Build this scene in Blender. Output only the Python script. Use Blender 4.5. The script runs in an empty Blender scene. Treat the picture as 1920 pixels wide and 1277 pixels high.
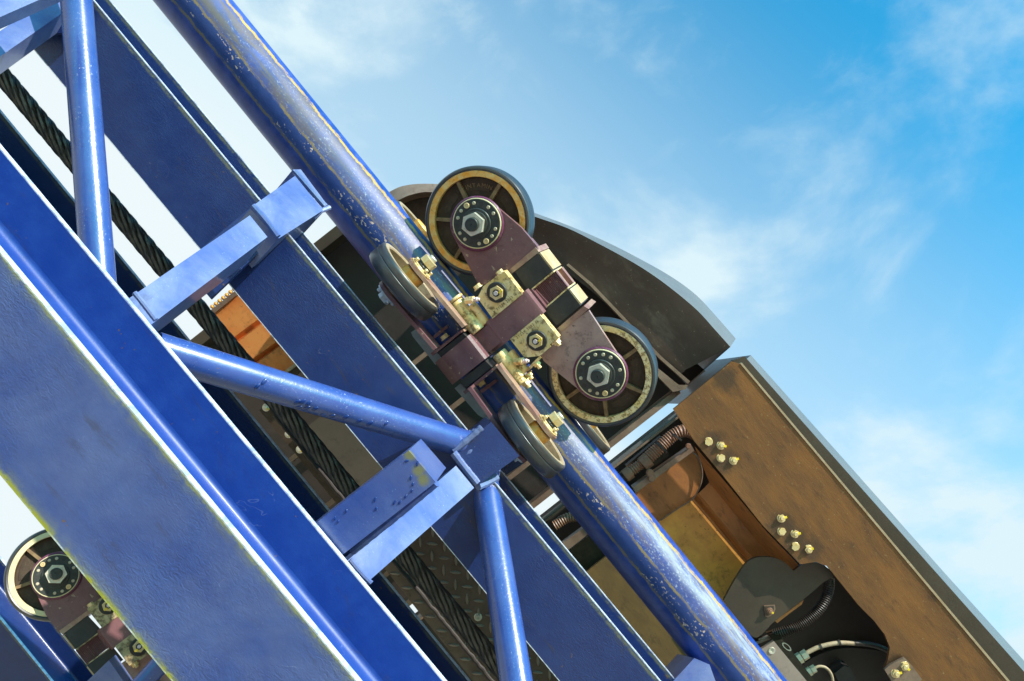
import bpy, bmesh, math, random
from mathutils import Matrix, Vector
random.seed(4)
R = math.radians
SC = bpy.context.scene
COL = SC.collection

# ------------------------------------------------------------------ camera
F_PX = 1500.0                                   # focal length in pixels of the 1920 px wide frame
CAM_PITCH = 40.0
CAMM = Matrix.Translation((0, 0, 4.0)) @ Matrix.Rotation(R(90 + CAM_PITCH), 4, 'X')
cd = bpy.data.cameras.new('camera')
cd.sensor_width = 36.0
cd.lens = 36.0 * F_PX / 1920.0
cd.clip_start = 0.05
cd.clip_end = 3000
cam = bpy.data.objects.new('camera', cd)
COL.objects.link(cam)
cam.matrix_world = CAMM
SC.camera = cam

# ------------------------------------------------------------------ light
SUN_CAM = Vector((0.70, 0.66, 0.27)).normalized()
SUN_DIR = (CAMM.to_3x3() @ SUN_CAM).normalized()
SUN_EL = math.asin(SUN_DIR.z)
SUN_ROT = math.atan2(SUN_DIR.x, SUN_DIR.y)
sl = bpy.data.lights.new('sun', 'SUN')
sl.energy = 4.1
sl.angle = R(0.5)
sl.color = (1.0, 0.95, 0.86)
sun = bpy.data.objects.new('sun', sl)
COL.objects.link(sun)
sun.rotation_euler = (-SUN_DIR).to_track_quat('-Z', 'Y').to_euler()
sun.location = (3, 0, 12)

SC.view_settings.view_transform = 'Standard'
SC.view_settings.look = 'None'
SC.view_settings.gamma = 1.0
SC.view_settings.use_curve_mapping = False
SC.view_settings.exposure = 0.84


class NT:
    """small node-building helper"""
    def __init__(self, tree):
        self.t = tree

    def n(self, kind, **kw):
        nd = self.t.nodes.new(kind)
        for k, v in kw.items():
            if k.startswith('i_'):
                key = k[2:]
                key = int(key) if key.isdigit() else key.replace('_', ' ')
                self.put(nd.inputs[key], v)
            else:
                setattr(nd, k, v)
        return nd

    def put(self, sock, v):
        if isinstance(v, bpy.types.NodeSocket):
            self.t.links.new(v, sock)
        elif isinstance(v, (tuple, list)) and len(v) == 3 and sock.type == 'RGBA':
            sock.default_value = (*v, 1)
        else:
            sock.default_value = v

    def math(self, op, a, b=0.0, clamp=False):
        nd = self.n('ShaderNodeMath', operation=op, use_clamp=clamp)
        self.put(nd.inputs[0], a)
        self.put(nd.inputs[1], b)
        return nd.outputs[0]

    def step(self, x, lo, hi):
        nd = self.n('ShaderNodeMapRange', interpolation_type='SMOOTHSTEP')
        self.put(nd.inputs[0], x)
        nd.inputs[1].default_value = lo
        nd.inputs[2].default_value = hi
        return nd.outputs[0]

    def band(self, x, c, w, soft=0.5):
        d = self.math('ABSOLUTE', self.math('SUBTRACT', x, c))
        nd = self.n('ShaderNodeMapRange', interpolation_type='SMOOTHSTEP')
        self.put(nd.inputs[0], d)
        nd.inputs[1].default_value = w
        nd.inputs[2].default_value = w * (1 - soft)
        return nd.outputs[0]

    def noise(self, vec, scale, detail=4, rough=0.6, dist=0.0):
        nd = self.n('ShaderNodeTexNoise')
        self.put(nd.inputs['Vector'], vec)
        nd.inputs['Scale'].default_value = scale
        nd.inputs['Detail'].default_value = detail
        nd.inputs['Roughness'].default_value = rough
        nd.inputs['Distortion'].default_value = dist
        return nd.outputs[0]

    def mapv(self, vec, scale=(1, 1, 1), loc=(0, 0, 0), rot=(0, 0, 0)):
        nd = self.n('ShaderNodeMapping')
        self.put(nd.inputs[0], vec)
        nd.inputs['Scale'].default_value = scale
        nd.inputs['Location'].default_value = loc
        nd.inputs['Rotation'].default_value = rot
        return nd.outputs[0]

    def mix(self, f, a, b, mode='MIX'):
        nd = self.n('ShaderNodeMix', data_type='RGBA', blend_type=mode)
        self.put(nd.inputs[0], f)
        self.put(nd.inputs[6], a)
        self.put(nd.inputs[7], b)
        return nd.outputs[2]


# ------------------------------------------------------------------ sky (world)
w = bpy.data.worlds.new('World')
SC.world = w
w.use_nodes = True
w.node_tree.nodes.clear()
T = NT(w.node_tree)
sky = T.n('ShaderNodeTexSky', sky_type='NISHITA', sun_disc=False)
sky.sun_elevation = SUN_EL
sky.sun_rotation = SUN_ROT
sky.air_density = 1.0
sky.dust_density = 0.4
sky.ozone_density = 2.0
tc = T.n('ShaderNodeTexCoord')
dirv = tc.outputs['Generated']


def dotv(vec, v):
    nd = T.n('ShaderNodeVectorMath', operation='DOT_PRODUCT')
    T.put(nd.inputs[0], vec)
    nd.inputs[1].default_value = v
    return nd.outputs['Value']


CR = CAMM.to_3x3()
west = CR @ Vector((-0.60, -0.80, 0.0))
lf = dotv(dirv, west)                                    # rises towards the bright cloud bank low in the west
n1 = T.noise(T.mapv(dirv, (1.0, 1.0, 1.5), (0.3, 0.1, 0.0)), 2.6, 8, 0.56, 0.25)
n2 = T.noise(T.mapv(dirv, (1.4, 1.0, 3.0), (2.3, 5.1, 0.7)), 6.5, 7, 0.60, 0.4)
n3 = T.noise(T.mapv(dirv, (1.0, 1.0, 1.0), (7.3, 1.1, 4.7)), 1.6, 3, 0.5, 0.0)
bank = T.step(T.math('ADD', lf, T.math('MULTIPLY', T.math('SUBTRACT', n3, 0.5), 0.15)), -0.06, 0.09)
veil = T.step(lf, -0.55, -0.05)
wisps = T.math('MULTIPLY', T.step(n1, 0.46, 0.70), 0.72)
fine = T.math('MULTIPLY', T.step(n2, 0.50, 0.85), T.step(n3, 0.35, 0.65))
cl = T.math('ADD', wisps, T.math('MULTIPLY', fine, 0.40))
cl = T.math('ADD', cl, T.math('MULTIPLY', veil, 0.62))
cl = T.math('ADD', cl, T.math('MULTIPLY', bank, 0.8), True)
skyc = T.mix(1.0, sky.outputs[0], (0.26, 2.10, 2.32), 'MULTIPLY')
cloudc = T.mix(bank, (4.1, 5.1, 5.5), (4.75, 5.3, 5.45))
colr = T.mix(cl, skyc, cloudc)
bg = T.n('ShaderNodeBackground')
T.put(bg.inputs[0], colr)
bg.inputs[1].default_value = 0.10
wo = T.n('ShaderNodeOutputWorld')
w.node_tree.links.new(bg.outputs[0], wo.inputs[0])


# ------------------------------------------------------------------ geometry of the view
def P(x, y, d):
    """world point lying d metres in front of the lens plane on the line of sight of photo pixel (x, y)"""
    return CAMM @ Vector(((x - 960.0) * d / F_PX, (638.5 - y) * d / F_PX, -d))


def UV(u, v):
    """photo pixel from along-track / across-track pixel coordinates"""
    return (0.617 * u + 0.787 * v, 0.787 * u - 0.617 * v)


U3 = (CR @ Vector((0.617, -0.787, 0))).normalized()
V3 = (CR @ Vector((0.787, 0.617, 0))).normalized()
N3 = (CR @ Vector((0, 0, 1))).normalized()


def frame(o, x, y, z):
    m = Matrix((x, y, z)).transposed().to_4x4()
    m.translation = o
    return m


TRACK = frame(P(960, 638, 1.7), U3, V3, N3)
CAMPOS = CAMM.translation


class Plane:
    """local frame whose z = const planes can be met by a line of sight"""
    def __init__(self, M):
        self.M = M
        self.I = M.inverted()

    def hit(self, p, z=0.0):
        a = self.I @ CAMPOS
        b = self.I @ P(p[0], p[1], 1.0)
        t = (z - a.z) / (b.z - a.z)
        return a + (b - a) * t

    def h2(self, p, z=0.0):
        q = self.hit(p, z)
        return (q.x, q.y)


def crop(x0, y0, s):
    return lambda x, y: (x0 + x / s, y0 + y / s)


kA = crop(680, 430, 7.983); kB = crop(760, 530, 7.983); kC = crop(760, 620, 6.387)
kD = crop(880, 690, 6.387); kE = crop(880, 440, 7.096); kF = crop(890, 530, 9.124)
kG = crop(780, 300, 7.983); kH = crop(1020, 580, 7.983); kI = crop(240, 300, 4.562)
kJ = crop(340, 520, 4.562); kK = crop(440, 700, 4.56); kL = crop(680, 980, 4.3)
kM = crop(0, 980, 4.3); kN = crop(960, 880, 3.217); kO = crop(1300, 1000, 4.571)
kQ = crop(980, 380, 3.548); kR = crop(1060, 720, 4.56); kS = crop(640, 780, 4.562)
k1 = crop(660, 280, 3.193); k6 = crop(560, 740, 2.378); k8 = crop(1240, 640, 2.004)


# ------------------------------------------------------------------ mesh helpers
def newbm():
    return bmesh.new()


def merge(bm, tmp, M=None):
    if M is not None:
        bmesh.ops.transform(tmp, matrix=M, verts=tmp.verts)
    me = bpy.data.meshes.new('tmp')
    tmp.to_mesh(me)
    tmp.free()
    bm.from_mesh(me)
    bpy.data.meshes.remove(me)


def bevel_sharp(t, bev, seg=2, ang=0.5):
    if bev <= 0:
        return
    es = [e for e in t.edges if len(e.link_faces) == 2 and e.calc_face_angle(0) > ang]
    bmesh.ops.bevel(t, geom=es, offset=bev, segments=seg, affect='EDGES', profile=0.6, clamp_overlap=True)


def prism(bm, pts, z0, z1, bev=0.0, M=None, holes=None):
    """closed outline pts (x, y) extruded from z0 to z1"""
    t = bmesh.new()
    area = sum(pts[i][0] * pts[(i + 1) % len(pts)][1] - pts[(i + 1) % len(pts)][0] * pts[i][1] for i in range(len(pts)))
    if area < 0:
        pts = pts[::-1]
    lo, hi = min(z0, z1), max(z0, z1)
    a = [t.verts.new((p[0], p[1], lo)) for p in pts]
    b = [t.verts.new((p[0], p[1], hi)) for p in pts]
    t.faces.new(a[::-1])
    t.faces.new(b)
    n = len(pts)
    for i in range(n):
        t.faces.new((a[i], a[(i + 1) % n], b[(i + 1) % n], b[i]))
    bevel_sharp(t, bev)
    merge(bm, t, M)


def box(bm, c, s, bev=0.0, M=None):
    x, y, z = s[0] / 2, s[1] / 2, s[2] / 2
    T_ = Matrix.Translation(c)
    prism(bm, [(-x, -y), (x, -y), (x, y), (-x, y)], -z, z, bev, (M @ T_) if M is not None else T_)


def lathe(bm, prof, M=None, seg=48, closed=False):
    """profile of (radius, height) turned round z; a zero radius closes it"""
    t = bmesh.new()
    rings = []
    for r, h in prof:
        if r <= 1e-6:
            rings.append([t.verts.new((0, 0, h))])
        else:
            rings.append([t.verts.new((r * math.cos(2 * math.pi * k / seg), r * math.sin(2 * math.pi * k / seg), h)) for k in range(seg)])
    pairs = list(zip(rings, rings[1:]))
    if closed:
        pairs.append((rings[-1], rings[0]))
    for a, b in pairs:
        for k in range(seg):
            k2 = (k + 1) % seg
            if len(a) == 1 and len(b) == 1:
                continue
            if len(a) == 1:
                t.faces.new((a[0], b[k2], b[k]))
            elif len(b) == 1:
                t.faces.new((a[k], a[k2], b[0]))
            else:
                t.faces.new((a[k], a[k2], b[k2], b[k]))
    bmesh.ops.recalc_face_normals(t, faces=t.faces)
    merge(bm, t, M)


def cyl(bm, r, z0, z1, M=None, seg=32, ch=0.0, r2=None):
    r2 = r if r2 is None else r2
    lo, hi = min(z0, z1), max(z0, z1)
    if ch > 0:
        pr = [(0, lo), (r - ch, lo), (r, lo + ch), (r2, hi - ch), (r2 - ch, hi), (0, hi)]
    else:
        pr = [(0, lo), (r, lo), (r2, hi), (0, hi)]
    lathe(bm, pr, M, seg)


def hexnut(bm, r, z0, z1, M=None, rot=0.0, hole=0.0):
    """hexagon head with chamfered corners, r across the corners"""
    pts = [(r * math.cos(rot + k * math.pi / 3), r * math.sin(rot + k * math.pi / 3)) for k in range(6)]
    prism(bm, pts, z0, z1, r * 0.09, M)


def tube(bm, path, rad, seg=16, lobes=0, M=None, cap=True):
    """round bar along a list of points, rad a number or a list"""
    t = bmesh.new()
    pts = [Vector(p) for p in path]
    n = len(pts)
    rings = []
    ref = None
    for i in range(n):
        d = (pts[min(i + 1, n - 1)] - pts[max(i - 1, 0)]).normalized()
        if ref is None:
            ref = d.orthogonal().normalized()
        ref = (ref - d * ref.dot(d)).normalized()
        b = d.cross(ref)
        r = rad[i] if isinstance(rad, (list, tuple)) else rad
        rings.append([t.verts.new(pts[i] + (ref * math.cos(2 * math.pi * k / seg) + b * math.sin(2 * math.pi * k / seg)) * r) for k in range(seg)])
    for a, c in zip(rings, rings[1:]):
        for k in range(seg):
            t.faces.new((a[k], a[(k + 1) % seg], c[(k + 1) % seg], c[k]))
    if cap:
        t.faces.new(rings[0][::-1])
        t.faces.new(rings[-1])
    bmesh.ops.recalc_face_normals(t, faces=t.faces)
    merge(bm, t, M)


def smooth_path(pts, n=12):
    """Catmull-Rom through the points"""
    pts = [Vector(p) for p in pts]
    q = [pts[0] * 2 - pts[1]] + pts + [pts[-1] * 2 - pts[-2]]
    out = []
    for i in range(1, len(q) - 2):
        for k in range(n):
            s = k / n
            a, b, c, d = q[i - 1], q[i], q[i + 1], q[i + 2]
            out.append(0.5 * ((2 * b) + (c - a) * s + (2 * a - 5 * b + 4 * c - d) * s * s + (3 * b - a - 3 * c + d) * s ** 3))
    out.append(pts[-1])
    return out


def resample(path, step):
    out = [path[0].copy()]
    acc = 0.0
    for a, b in zip(path, path[1:]):
        L = (b - a).length
        while acc + L >= step:
            f = (step - acc) / L
            a = a + (b - a) * f
            out.append(a.copy())
            L = (b - a).length
            acc = 0.0
        acc += L
    return out


def hose(bm, path, r, pitch, depth):
    """corrugated conduit"""
    pts = resample(smooth_path(path, 14), pitch / 4)
    rad = [r - depth * (0.0, 0.5, 1.0, 0.5)[i % 4] for i in range(len(pts))]
    tube(bm, pts, rad, 14)


def new(name, bm, mat, parent=None, ML=None, ang=35, **props):
    me = bpy.data.meshes.new(name)
    bm.to_mesh(me)
    bm.free()
    if mat is not None:
        me.materials.append(mat)
    if len(me.polygons):
        me.polygons.foreach_set('use_smooth', [True] * len(me.polygons))
        me.set_sharp_from_angle(angle=R(ang))
    return link(name, me, parent, ML, **props)


def link(name, me, parent=None, ML=None, **props):
    o = bpy.data.objects.new(name, me)
    COL.objects.link(o)
    if parent is not None:
        o.parent = parent
    o.matrix_local = ML if ML is not None else Matrix.Identity(4)
    for k, v in props.items():
        o[k] = v
    return o


ROOTM = {}


def thing(name, M, label, cat, group=None):
    o = bpy.data.objects.new(name, None)
    o.empty_display_size = 0.1
    COL.objects.link(o)
    o.matrix_world = M
    ROOTM[o.name] = M
    o['label'] = label
    o['category'] = cat
    if group:
        o['group'] = group
    return o


def axis_m(o, z, xh=None):
    z = Vector(z).normalized()
    x = Vector(xh) if xh is not None else z.orthogonal()
    x = (x - z * x.dot(z)).normalized()
    return frame(Vector(o), x, z.cross(x), z)


# ------------------------------------------------------------------ materials
def material(name):
    m = bpy.data.materials.new(name)
    m.use_nodes = True
    t = NT(m.node_tree)
    b = m.node_tree.nodes['Principled BSDF']
    return m, t, b


def objco(t):
    return t.n('ShaderNodeTexCoord').outputs['Object']


def bump(t, b, h, strength, dist):
    nd = t.n('ShaderNodeBump')
    nd.inputs['Strength'].default_value = strength
    nd.inputs['Distance'].default_value = dist
    t.put(nd.inputs['Height'], h)
    t.put(b.inputs['Normal'], nd.outputs[0])


BLUE_A = (0.002, 0.034, 0.225)
BLUE_B = (0.005, 0.047, 0.260)


def paint_blue(name, wrinkle=0.6, dust_sheen=0.0, chalk=0.3, moss=None, rough=0.33, stretch=(26, 52, 52), edge=False, coat=0.35, tone=1.0, grime_amt=0.55):
    """old glossy blue steel paint: brush wrinkles, chalky specks, a dusty painted-in sheen, and moss along chosen edges (y = +-moss)"""
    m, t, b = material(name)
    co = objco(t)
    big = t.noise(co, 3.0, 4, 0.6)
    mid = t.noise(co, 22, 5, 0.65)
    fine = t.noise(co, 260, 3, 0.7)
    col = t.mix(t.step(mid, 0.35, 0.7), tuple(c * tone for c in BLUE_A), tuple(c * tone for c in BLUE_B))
    if dust_sheen:
        dn = t.math('MULTIPLY', t.step(t.noise(co, 7, 6, 0.65, 0.4), 0.10, 0.85), dust_sheen)
        col = t.mix(dn, col, (0.25, 0.28, 0.42))  # dusty pale tone that also paints sky sheen and grazing sun
    specks = t.math('MULTIPLY', t.step(fine, 0.60, 0.72), t.step(t.noise(t.mapv(co, (2.5, 8, 8)), 4, 5, 0.7), 0.45, 0.72))
    specks = t.math('MULTIPLY', specks, chalk)
    col = t.mix(specks, col, (0.62, 0.66, 0.78))
    grime = t.math('MULTIPLY', t.step(t.noise(t.mapv(co, (1.5, 6, 6), (4, 2, 1)), 5, 7, 0.7, 0.6), 0.56, 0.76), grime_amt)
    col = t.mix(grime, col, (0.035, 0.028, 0.030))
    spot = t.math('MULTIPLY', t.step(t.noise(t.mapv(co, (1, 1, 1), (5, 5, 9)), 60, 4, 0.6), 0.70, 0.73), 0.8)
    col = t.mix(spot, col, (0.15, 0.075, 0.022))
    hair = t.band(t.noise(t.mapv(co, (1, 1, 1), (2, 8, 3)), 15, 3, 0.6, 0.8), 0.5, 0.006)
    hair = t.math('MULTIPLY', hair, t.step(t.noise(t.mapv(co, (1, 1, 1), (8, 8, 3)), 15, 3, 0.5), 0.64, 0.68))
    col = t.mix(t.math('MULTIPLY', hair, 0.10), col, (0.50, 0.50, 0.58))
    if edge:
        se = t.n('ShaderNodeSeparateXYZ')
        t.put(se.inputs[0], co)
        lit_edge = t.step(t.math('ABSOLUTE', se.outputs['Y']), 0.0798, 0.0808)  # pale flange edges: sunlight put into the colour
        lit_edge = t.math('MULTIPLY', lit_edge, t.math('ADD', 0.45, t.math('MULTIPLY', t.step(t.noise(t.mapv(co, (3, 1, 1)), 14, 6, 0.75), 0.36, 0.56), 0.5)), True)
        col = t.mix(lit_edge, col, (0.60, 0.62, 0.70))
    if moss is not None:
        sep = t.n('ShaderNodeSeparateXYZ')
        t.put(sep.inputs[0], co)
        y = sep.outputs['Y']
        wob = t.math('MULTIPLY', t.math('SUBTRACT', t.noise(t.mapv(co, (6, 1, 1)), 6, 6, 0.7), 0.5), 0.008)
        for edge, wd, st in moss:
            d = t.math('ABSOLUTE', t.math('SUBTRACT', t.math('ADD', y, wob), edge))
            k = t.math('MULTIPLY', t.math('SUBTRACT', 1.0, t.step(d, 0.0, wd)), st)
            k = t.math('MULTIPLY', k, t.step(t.noise(co, 45, 4, 0.7), 0.3, 0.6))
            col = t.mix(k, col, (0.30, 0.285, 0.012))
    t.put(b.inputs['Base Color'], col)
    rr = t.math('ADD', rough - 0.1, t.math('MULTIPLY', mid, 0.25))
    t.put(b.inputs['Roughness'], rr)
    b.inputs['Specular IOR Level'].default_value = 0.6
    b.inputs['Coat Weight'].default_value = coat
    b.inputs['Coat Roughness'].default_value = 0.15
    wr = t.noise(t.mapv(co, stretch), 4.0, 4, 0.6, 1.2)
    wr = t.math('MULTIPLY', wr, t.step(big, 0.35, 0.65))
    hh = t.math('ADD', t.math('MULTIPLY', wr, wrinkle), t.math('MULTIPLY', fine, 0.10))
    bump(t, b, hh, 0.55, 0.003)
    return m


def paint_rail():
    """blue rail tube with the wheels' wear tracks: ochre borders, flaked strip, rust film (tube radius = 1 in y)"""
    m, t, b = material('rail_paint')
    co = objco(t)
    sep = t.n('ShaderNodeSeparateXYZ')
    t.put(sep.inputs[0], co)
    wob = t.math('MULTIPLY', t.math('SUBTRACT', t.noise(t.mapv(co, (5, 1, 1)), 3.5, 6, 0.75), 0.5), 0.018)
    y = t.math('DIVIDE', t.math('ADD', sep.outputs['Y'], wob), RAIL_R)
    mid = t.noise(co, 20, 5, 0.65)
    fine = t.noise(t.mapv(co, (0.6, 1, 1)), 210, 4, 0.7)
    streak = t.noise(t.mapv(co, (3, 40, 40)), 3, 6, 0.7, 0.4)
    col = t.mix(t.step(mid, 0.35, 0.7), BLUE_A, (0.035, 0.075, 0.33))
    # running band: scuffed pale specks and a film of rust
    run = t.math('MULTIPLY', t.step(y, 0.03, 0.11), t.math('SUBTRACT', 1.0, t.step(y, 0.80, 0.86)))
    sp = t.math('MULTIPLY', t.step(fine, 0.54, 0.66), run)
    sp = t.math('MULTIPLY', sp, t.step(t.noise(co, 9, 5, 0.7), 0.36, 0.62))
    film = t.math('MULTIPLY', t.step(t.noise(t.mapv(co, (0.8, 5, 5)), 3, 4, 0.6), 0.30, 0.60), t.math('MULTIPLY', run, 0.55))
    col = t.mix(film, col, (0.075, 0.085, 0.14))
    col = t.mix(t.math('MULTIPLY', sp, 0.6), col, (0.50, 0.52, 0.56))
    rust = t.math('MULTIPLY', t.step(streak, 0.40, 0.62), t.step(t.noise(t.mapv(co, (1.2, 3, 3)), 2.2, 3, 0.5), 0.32, 0.60))
    rust = t.math('MULTIPLY', rust, run)
    col = t.mix(t.math('MULTIPLY', rust, 0.85), col, (0.13, 0.080, 0.035))
    upper = t.math('SUBTRACT', 1.0, t.step(sep.outputs['X'], 2.3, 3.3))
    patch = t.step(t.noise(t.mapv(co, (2, 12, 12)), 3, 6, 0.7, 0.5), 0.36, 0.60)
    col = t.mix(t.math('MULTIPLY', t.math('MULTIPLY', upper, run), t.math('MULTIPLY', patch, 0.85)), col, (0.115, 0.085, 0.060))
    lower = t.math('MULTIPLY', t.step(sep.outputs['X'], 3.3, 4.2), t.step(y, 0.30, 0.62))
    col = t.mix(t.math('MULTIPLY', t.math('MULTIPLY', lower, run), t.math('MULTIPLY', patch, 0.55)), col, (0.42, 0.44, 0.50))
    # flaked strip
    strip = t.math('MULTIPLY', t.step(y, -0.47, -0.40), t.math('SUBTRACT', 1.0, t.step(y, 0.02, 0.09)))
    col = t.mix(t.math('MULTIPLY', strip, 0.6), col, (0.012, 0.035, 0.12))
    fl = t.math('MULTIPLY', t.step(t.noise(t.mapv(co, (0.55, 1, 1)), 150, 4, 0.6), 0.57, 0.61), strip)
    fl = t.math('MULTIPLY', fl, t.step(t.noise(t.mapv(co, (1, 2, 2)), 7, 4, 0.6), 0.50, 0.58))
    col = t.mix(t.math('MULTIPLY', fl, 0.9), col, (0.66, 0.46, 0.36))
    for c, wd, cl_, st in ((-0.43, 0.055, (0.19, 0.145, 0.055), 0.85), (0.07, 0.055, (0.25, 0.175, 0.055), 0.9), (0.85, 0.05, (0.52, 0.31, 0.02), 0.95)):
        k = t.math('MULTIPLY', t.band(y, c, wd, 0.6), st)
        k = t.math('MULTIPLY', k, t.step(t.noise(t.mapv(co, (1.2, 5, 5)), 14, 6, 0.75), 0.34, 0.58))
        col = t.mix(k, col, cl_)
    t.put(b.inputs['Base Color'], col)
    t.put(b.inputs['Roughness'], t.math('ADD', 0.30, t.math('MULTIPLY', mid, 0.3)))
    b.inputs['Coat Weight'].default_value = 0.12
    bump(t, b, t.math('SUBTRACT', t.math('MULTIPLY', fine, 0.25), t.math('MULTIPLY', fl, 1.0)), 0.5, 0.0012)
    return m


def grimy(name, base, alt, dirt=(0.02, 0.015, 0.012), rough=0.45, metal=0.0, dirt_amt=0.6, scale=14, chips=None, chip_amt=0.5, bump_d=0.0012, stretch=(1, 1, 1), dthr=(0.52, 0.72), spec=0.5):
    """general weathered surface: two tones, dirt blotches, optional chips"""
    m, t, b = material(name)
    co = objco(t)
    cs = t.mapv(co, stretch)
    n1_ = t.noise(cs, scale, 6, 0.65, 0.3)
    n2_ = t.noise(t.mapv(cs, (1, 1, 1), (3, 7, 2)), scale * 2.6, 6, 0.7, 0.2)
    fine_ = t.noise(co, 320, 3, 0.7)
    col = t.mix(t.step(n1_, 0.32, 0.68), base, alt)
    d = t.math('MULTIPLY', t.step(n2_, dthr[0], dthr[1]), dirt_amt)
    col = t.mix(d, col, dirt)
    if chips:
        c = t.math('MULTIPLY', t.step(t.noise(t.mapv(co, (1, 1, 1), (9, 1, 5)), 85, 4, 0.65), 0.655, 0.69), chip_amt)
        col = t.mix(c, col, chips)
    t.put(b.inputs['Base Color'], col)
    t.put(b.inputs['Roughness'], t.math('ADD', rough - 0.12, t.math('MULTIPLY', n2_, 0.3)))
    b.inputs['Metallic'].default_value = metal
    b.inputs['Specular IOR Level'].default_value = spec
    if bump_d:
        bump(t, b, t.math('ADD', t.math('MULTIPLY', fine_, 0.35), n2_), 0.5, bump_d)
    return m


RAIL_R = 0.0815
M_NEAR = paint_blue('blue_paint_dusty_sheen', 0.95, 0.32, 0.15, [(-0.081, 0.0075, 1.0), (-0.074, 0.012, 0.15), (0.0795, 0.004, 0.6), (0.075, 0.010, 0.15)], 0.36, edge=True, coat=0.2, tone=0.85)  # grey film paints the sky reflection on the near flange
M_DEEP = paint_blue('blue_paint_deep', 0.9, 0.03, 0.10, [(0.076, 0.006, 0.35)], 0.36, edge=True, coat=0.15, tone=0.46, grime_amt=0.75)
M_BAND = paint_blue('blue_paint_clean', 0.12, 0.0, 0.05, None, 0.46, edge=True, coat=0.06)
M_DRIP = paint_blue('blue_paint_drip', 0.1, 0.0, 0.0, None, 0.25, tone=0.75)
M_TIE = paint_blue('blue_paint_speckled', 0.35, 0.75, 0.7, None, 0.30, (25, 25, 25))
M_PIPE = paint_blue('blue_paint_pipe', 0.30, 0.20, 0.9, None, 0.27, (25, 25, 25))
M_RAIL = paint_rail()
M_MAROON = grimy('maroon_paint', (0.155, 0.064, 0.075), (0.20, 0.096, 0.098), (0.05, 0.02, 0.025), 0.34, 0.0, 0.5, 12, (0.50, 0.38, 0.26), 0.7)
M_MAROON_WORN = grimy('maroon_paint_worn', (0.28, 0.165, 0.160), (0.36, 0.235, 0.215), (0.05, 0.03, 0.03), 0.42, 0.0, 0.75, 16, (0.03, 0.02, 0.02), 0.7)
M_MAROON_TAN = grimy('maroon_paint_tan', (0.26, 0.12, 0.10), (0.40, 0.25, 0.17), (0.10, 0.045, 0.045), 0.38, 0.0, 0.5, 18)  # maroon mottled with tan
M_PURPLE = grimy('purple_paint_ring', (0.105, 0.018, 0.055), (0.15, 0.035, 0.085), (0.35, 0.25, 0.30), 0.33, 0.0, 0.35, 16)
M_CREAM = grimy('zinc_yellow_plating', (0.72, 0.48, 0.17), (0.82, 0.66, 0.38), (0.13, 0.07, 0.02), 0.36, 0.06, 0.9, 20, (0.10, 0.06, 0.03), 0.7, 0.0008, (1, 1, 1), (0.47, 0.66))
M_CREAM_DARK = grimy('dark_zinc_plating', (0.42, 0.31, 0.14), (0.52, 0.42, 0.25), (0.07, 0.045, 0.02), 0.42, 0.06, 0.9, 20, (0.06, 0.04, 0.02), 0.7, 0.0008, (1, 1, 1), (0.42, 0.62))  # darker plating for the far carriage
M_RUBBER = grimy('black_rubber', (0.020, 0.019, 0.019), (0.034, 0.031, 0.030), (0.055, 0.045, 0.038), 0.5, 0.0, 0.5, 20)
M_TYRE2 = grimy('worn_grey_tyre', (0.042, 0.037, 0.036), (0.030, 0.027, 0.026), (0.10, 0.085, 0.075), 0.30, 0.0, 0.5, 10, None, 0, 0.0004, (1, 1, 6), (0.5, 0.72), 0.8)
M_TYRE = grimy('dark_polyurethane_tyre', (0.022, 0.021, 0.022), (0.035, 0.033, 0.034), (0.07, 0.06, 0.055), 0.30, 0.0, 0.4, 10, None, 0, 0.0004, (1, 1, 6), (0.52, 0.72), 0.8)
M_TANEND = grimy('dusty_sunlit_rubber', (0.44, 0.27, 0.12), (0.54, 0.41, 0.25), (0.26, 0.12, 0.04), 0.5, 0.0, 0.6, 16)  # sunlight on the dusty rubber ends, put into the colour
M_RIM = grimy('ochre_rusted_rim', (0.84, 0.33, 0.030), (0.80, 0.52, 0.20), (0.30, 0.13, 0.02), 0.45, 0.2, 0.55, 45, None, 0, 0.001)
M_RIM2 = grimy('flaking_cream_rim', (0.80, 0.54, 0.20), (0.82, 0.67, 0.42), (0.20, 0.09, 0.02), 0.5, 0.1, 0.8, 40, None, 0, 0.001, (1, 1, 1), (0.48, 0.60))
M_RIM3 = grimy('pale_yellow_rim', (0.62, 0.55, 0.30), (0.66, 0.60, 0.38), (0.4, 0.3, 0.12), 0.45, 0.1, 0.3, 20)
M_RIMTAN = grimy('pale_tan_rim', (0.34, 0.235, 0.135), (0.42, 0.31, 0.20), (0.14, 0.075, 0.035), 0.45, 0.1, 0.5, 25)
M_CAST = grimy('dark_brown_cast_iron', (0.040, 0.024, 0.013), (0.065, 0.040, 0.022), (0.015, 0.010, 0.008), 0.55, 0.2, 0.6, 40, (0.30, 0.19, 0.08), 0.35, 0.002)
M_SPOKE = grimy('brown_cast_spoke', (0.16, 0.095, 0.045), (0.26, 0.17, 0.08), (0.05, 0.03, 0.015), 0.5, 0.2, 0.6, 40)
M_CAP = grimy('black_oiled_steel', (0.034, 0.037, 0.035), (0.050, 0.054, 0.050), (0.09, 0.09, 0.08), 0.34, 0.3, 0.3, 30)
M_STEEL = grimy('bright_steel', (0.62, 0.57, 0.45), (0.70, 0.66, 0.55), (0.20, 0.15, 0.08), 0.30, 0.45, 0.4, 30, None, 0, 0.0004)
M_ZINC = grimy('zinc_bolt', (0.68, 0.47, 0.18), (0.74, 0.60, 0.36), (0.25, 0.15, 0.05), 0.32, 0.25, 0.4, 30, None, 0, 0.0004)
M_PIN = grimy('tan_pin_head', (0.46, 0.38, 0.26), (0.56, 0.49, 0.36), (0.12, 0.08, 0.04), 0.45, 0.3, 0.5, 60)
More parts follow.
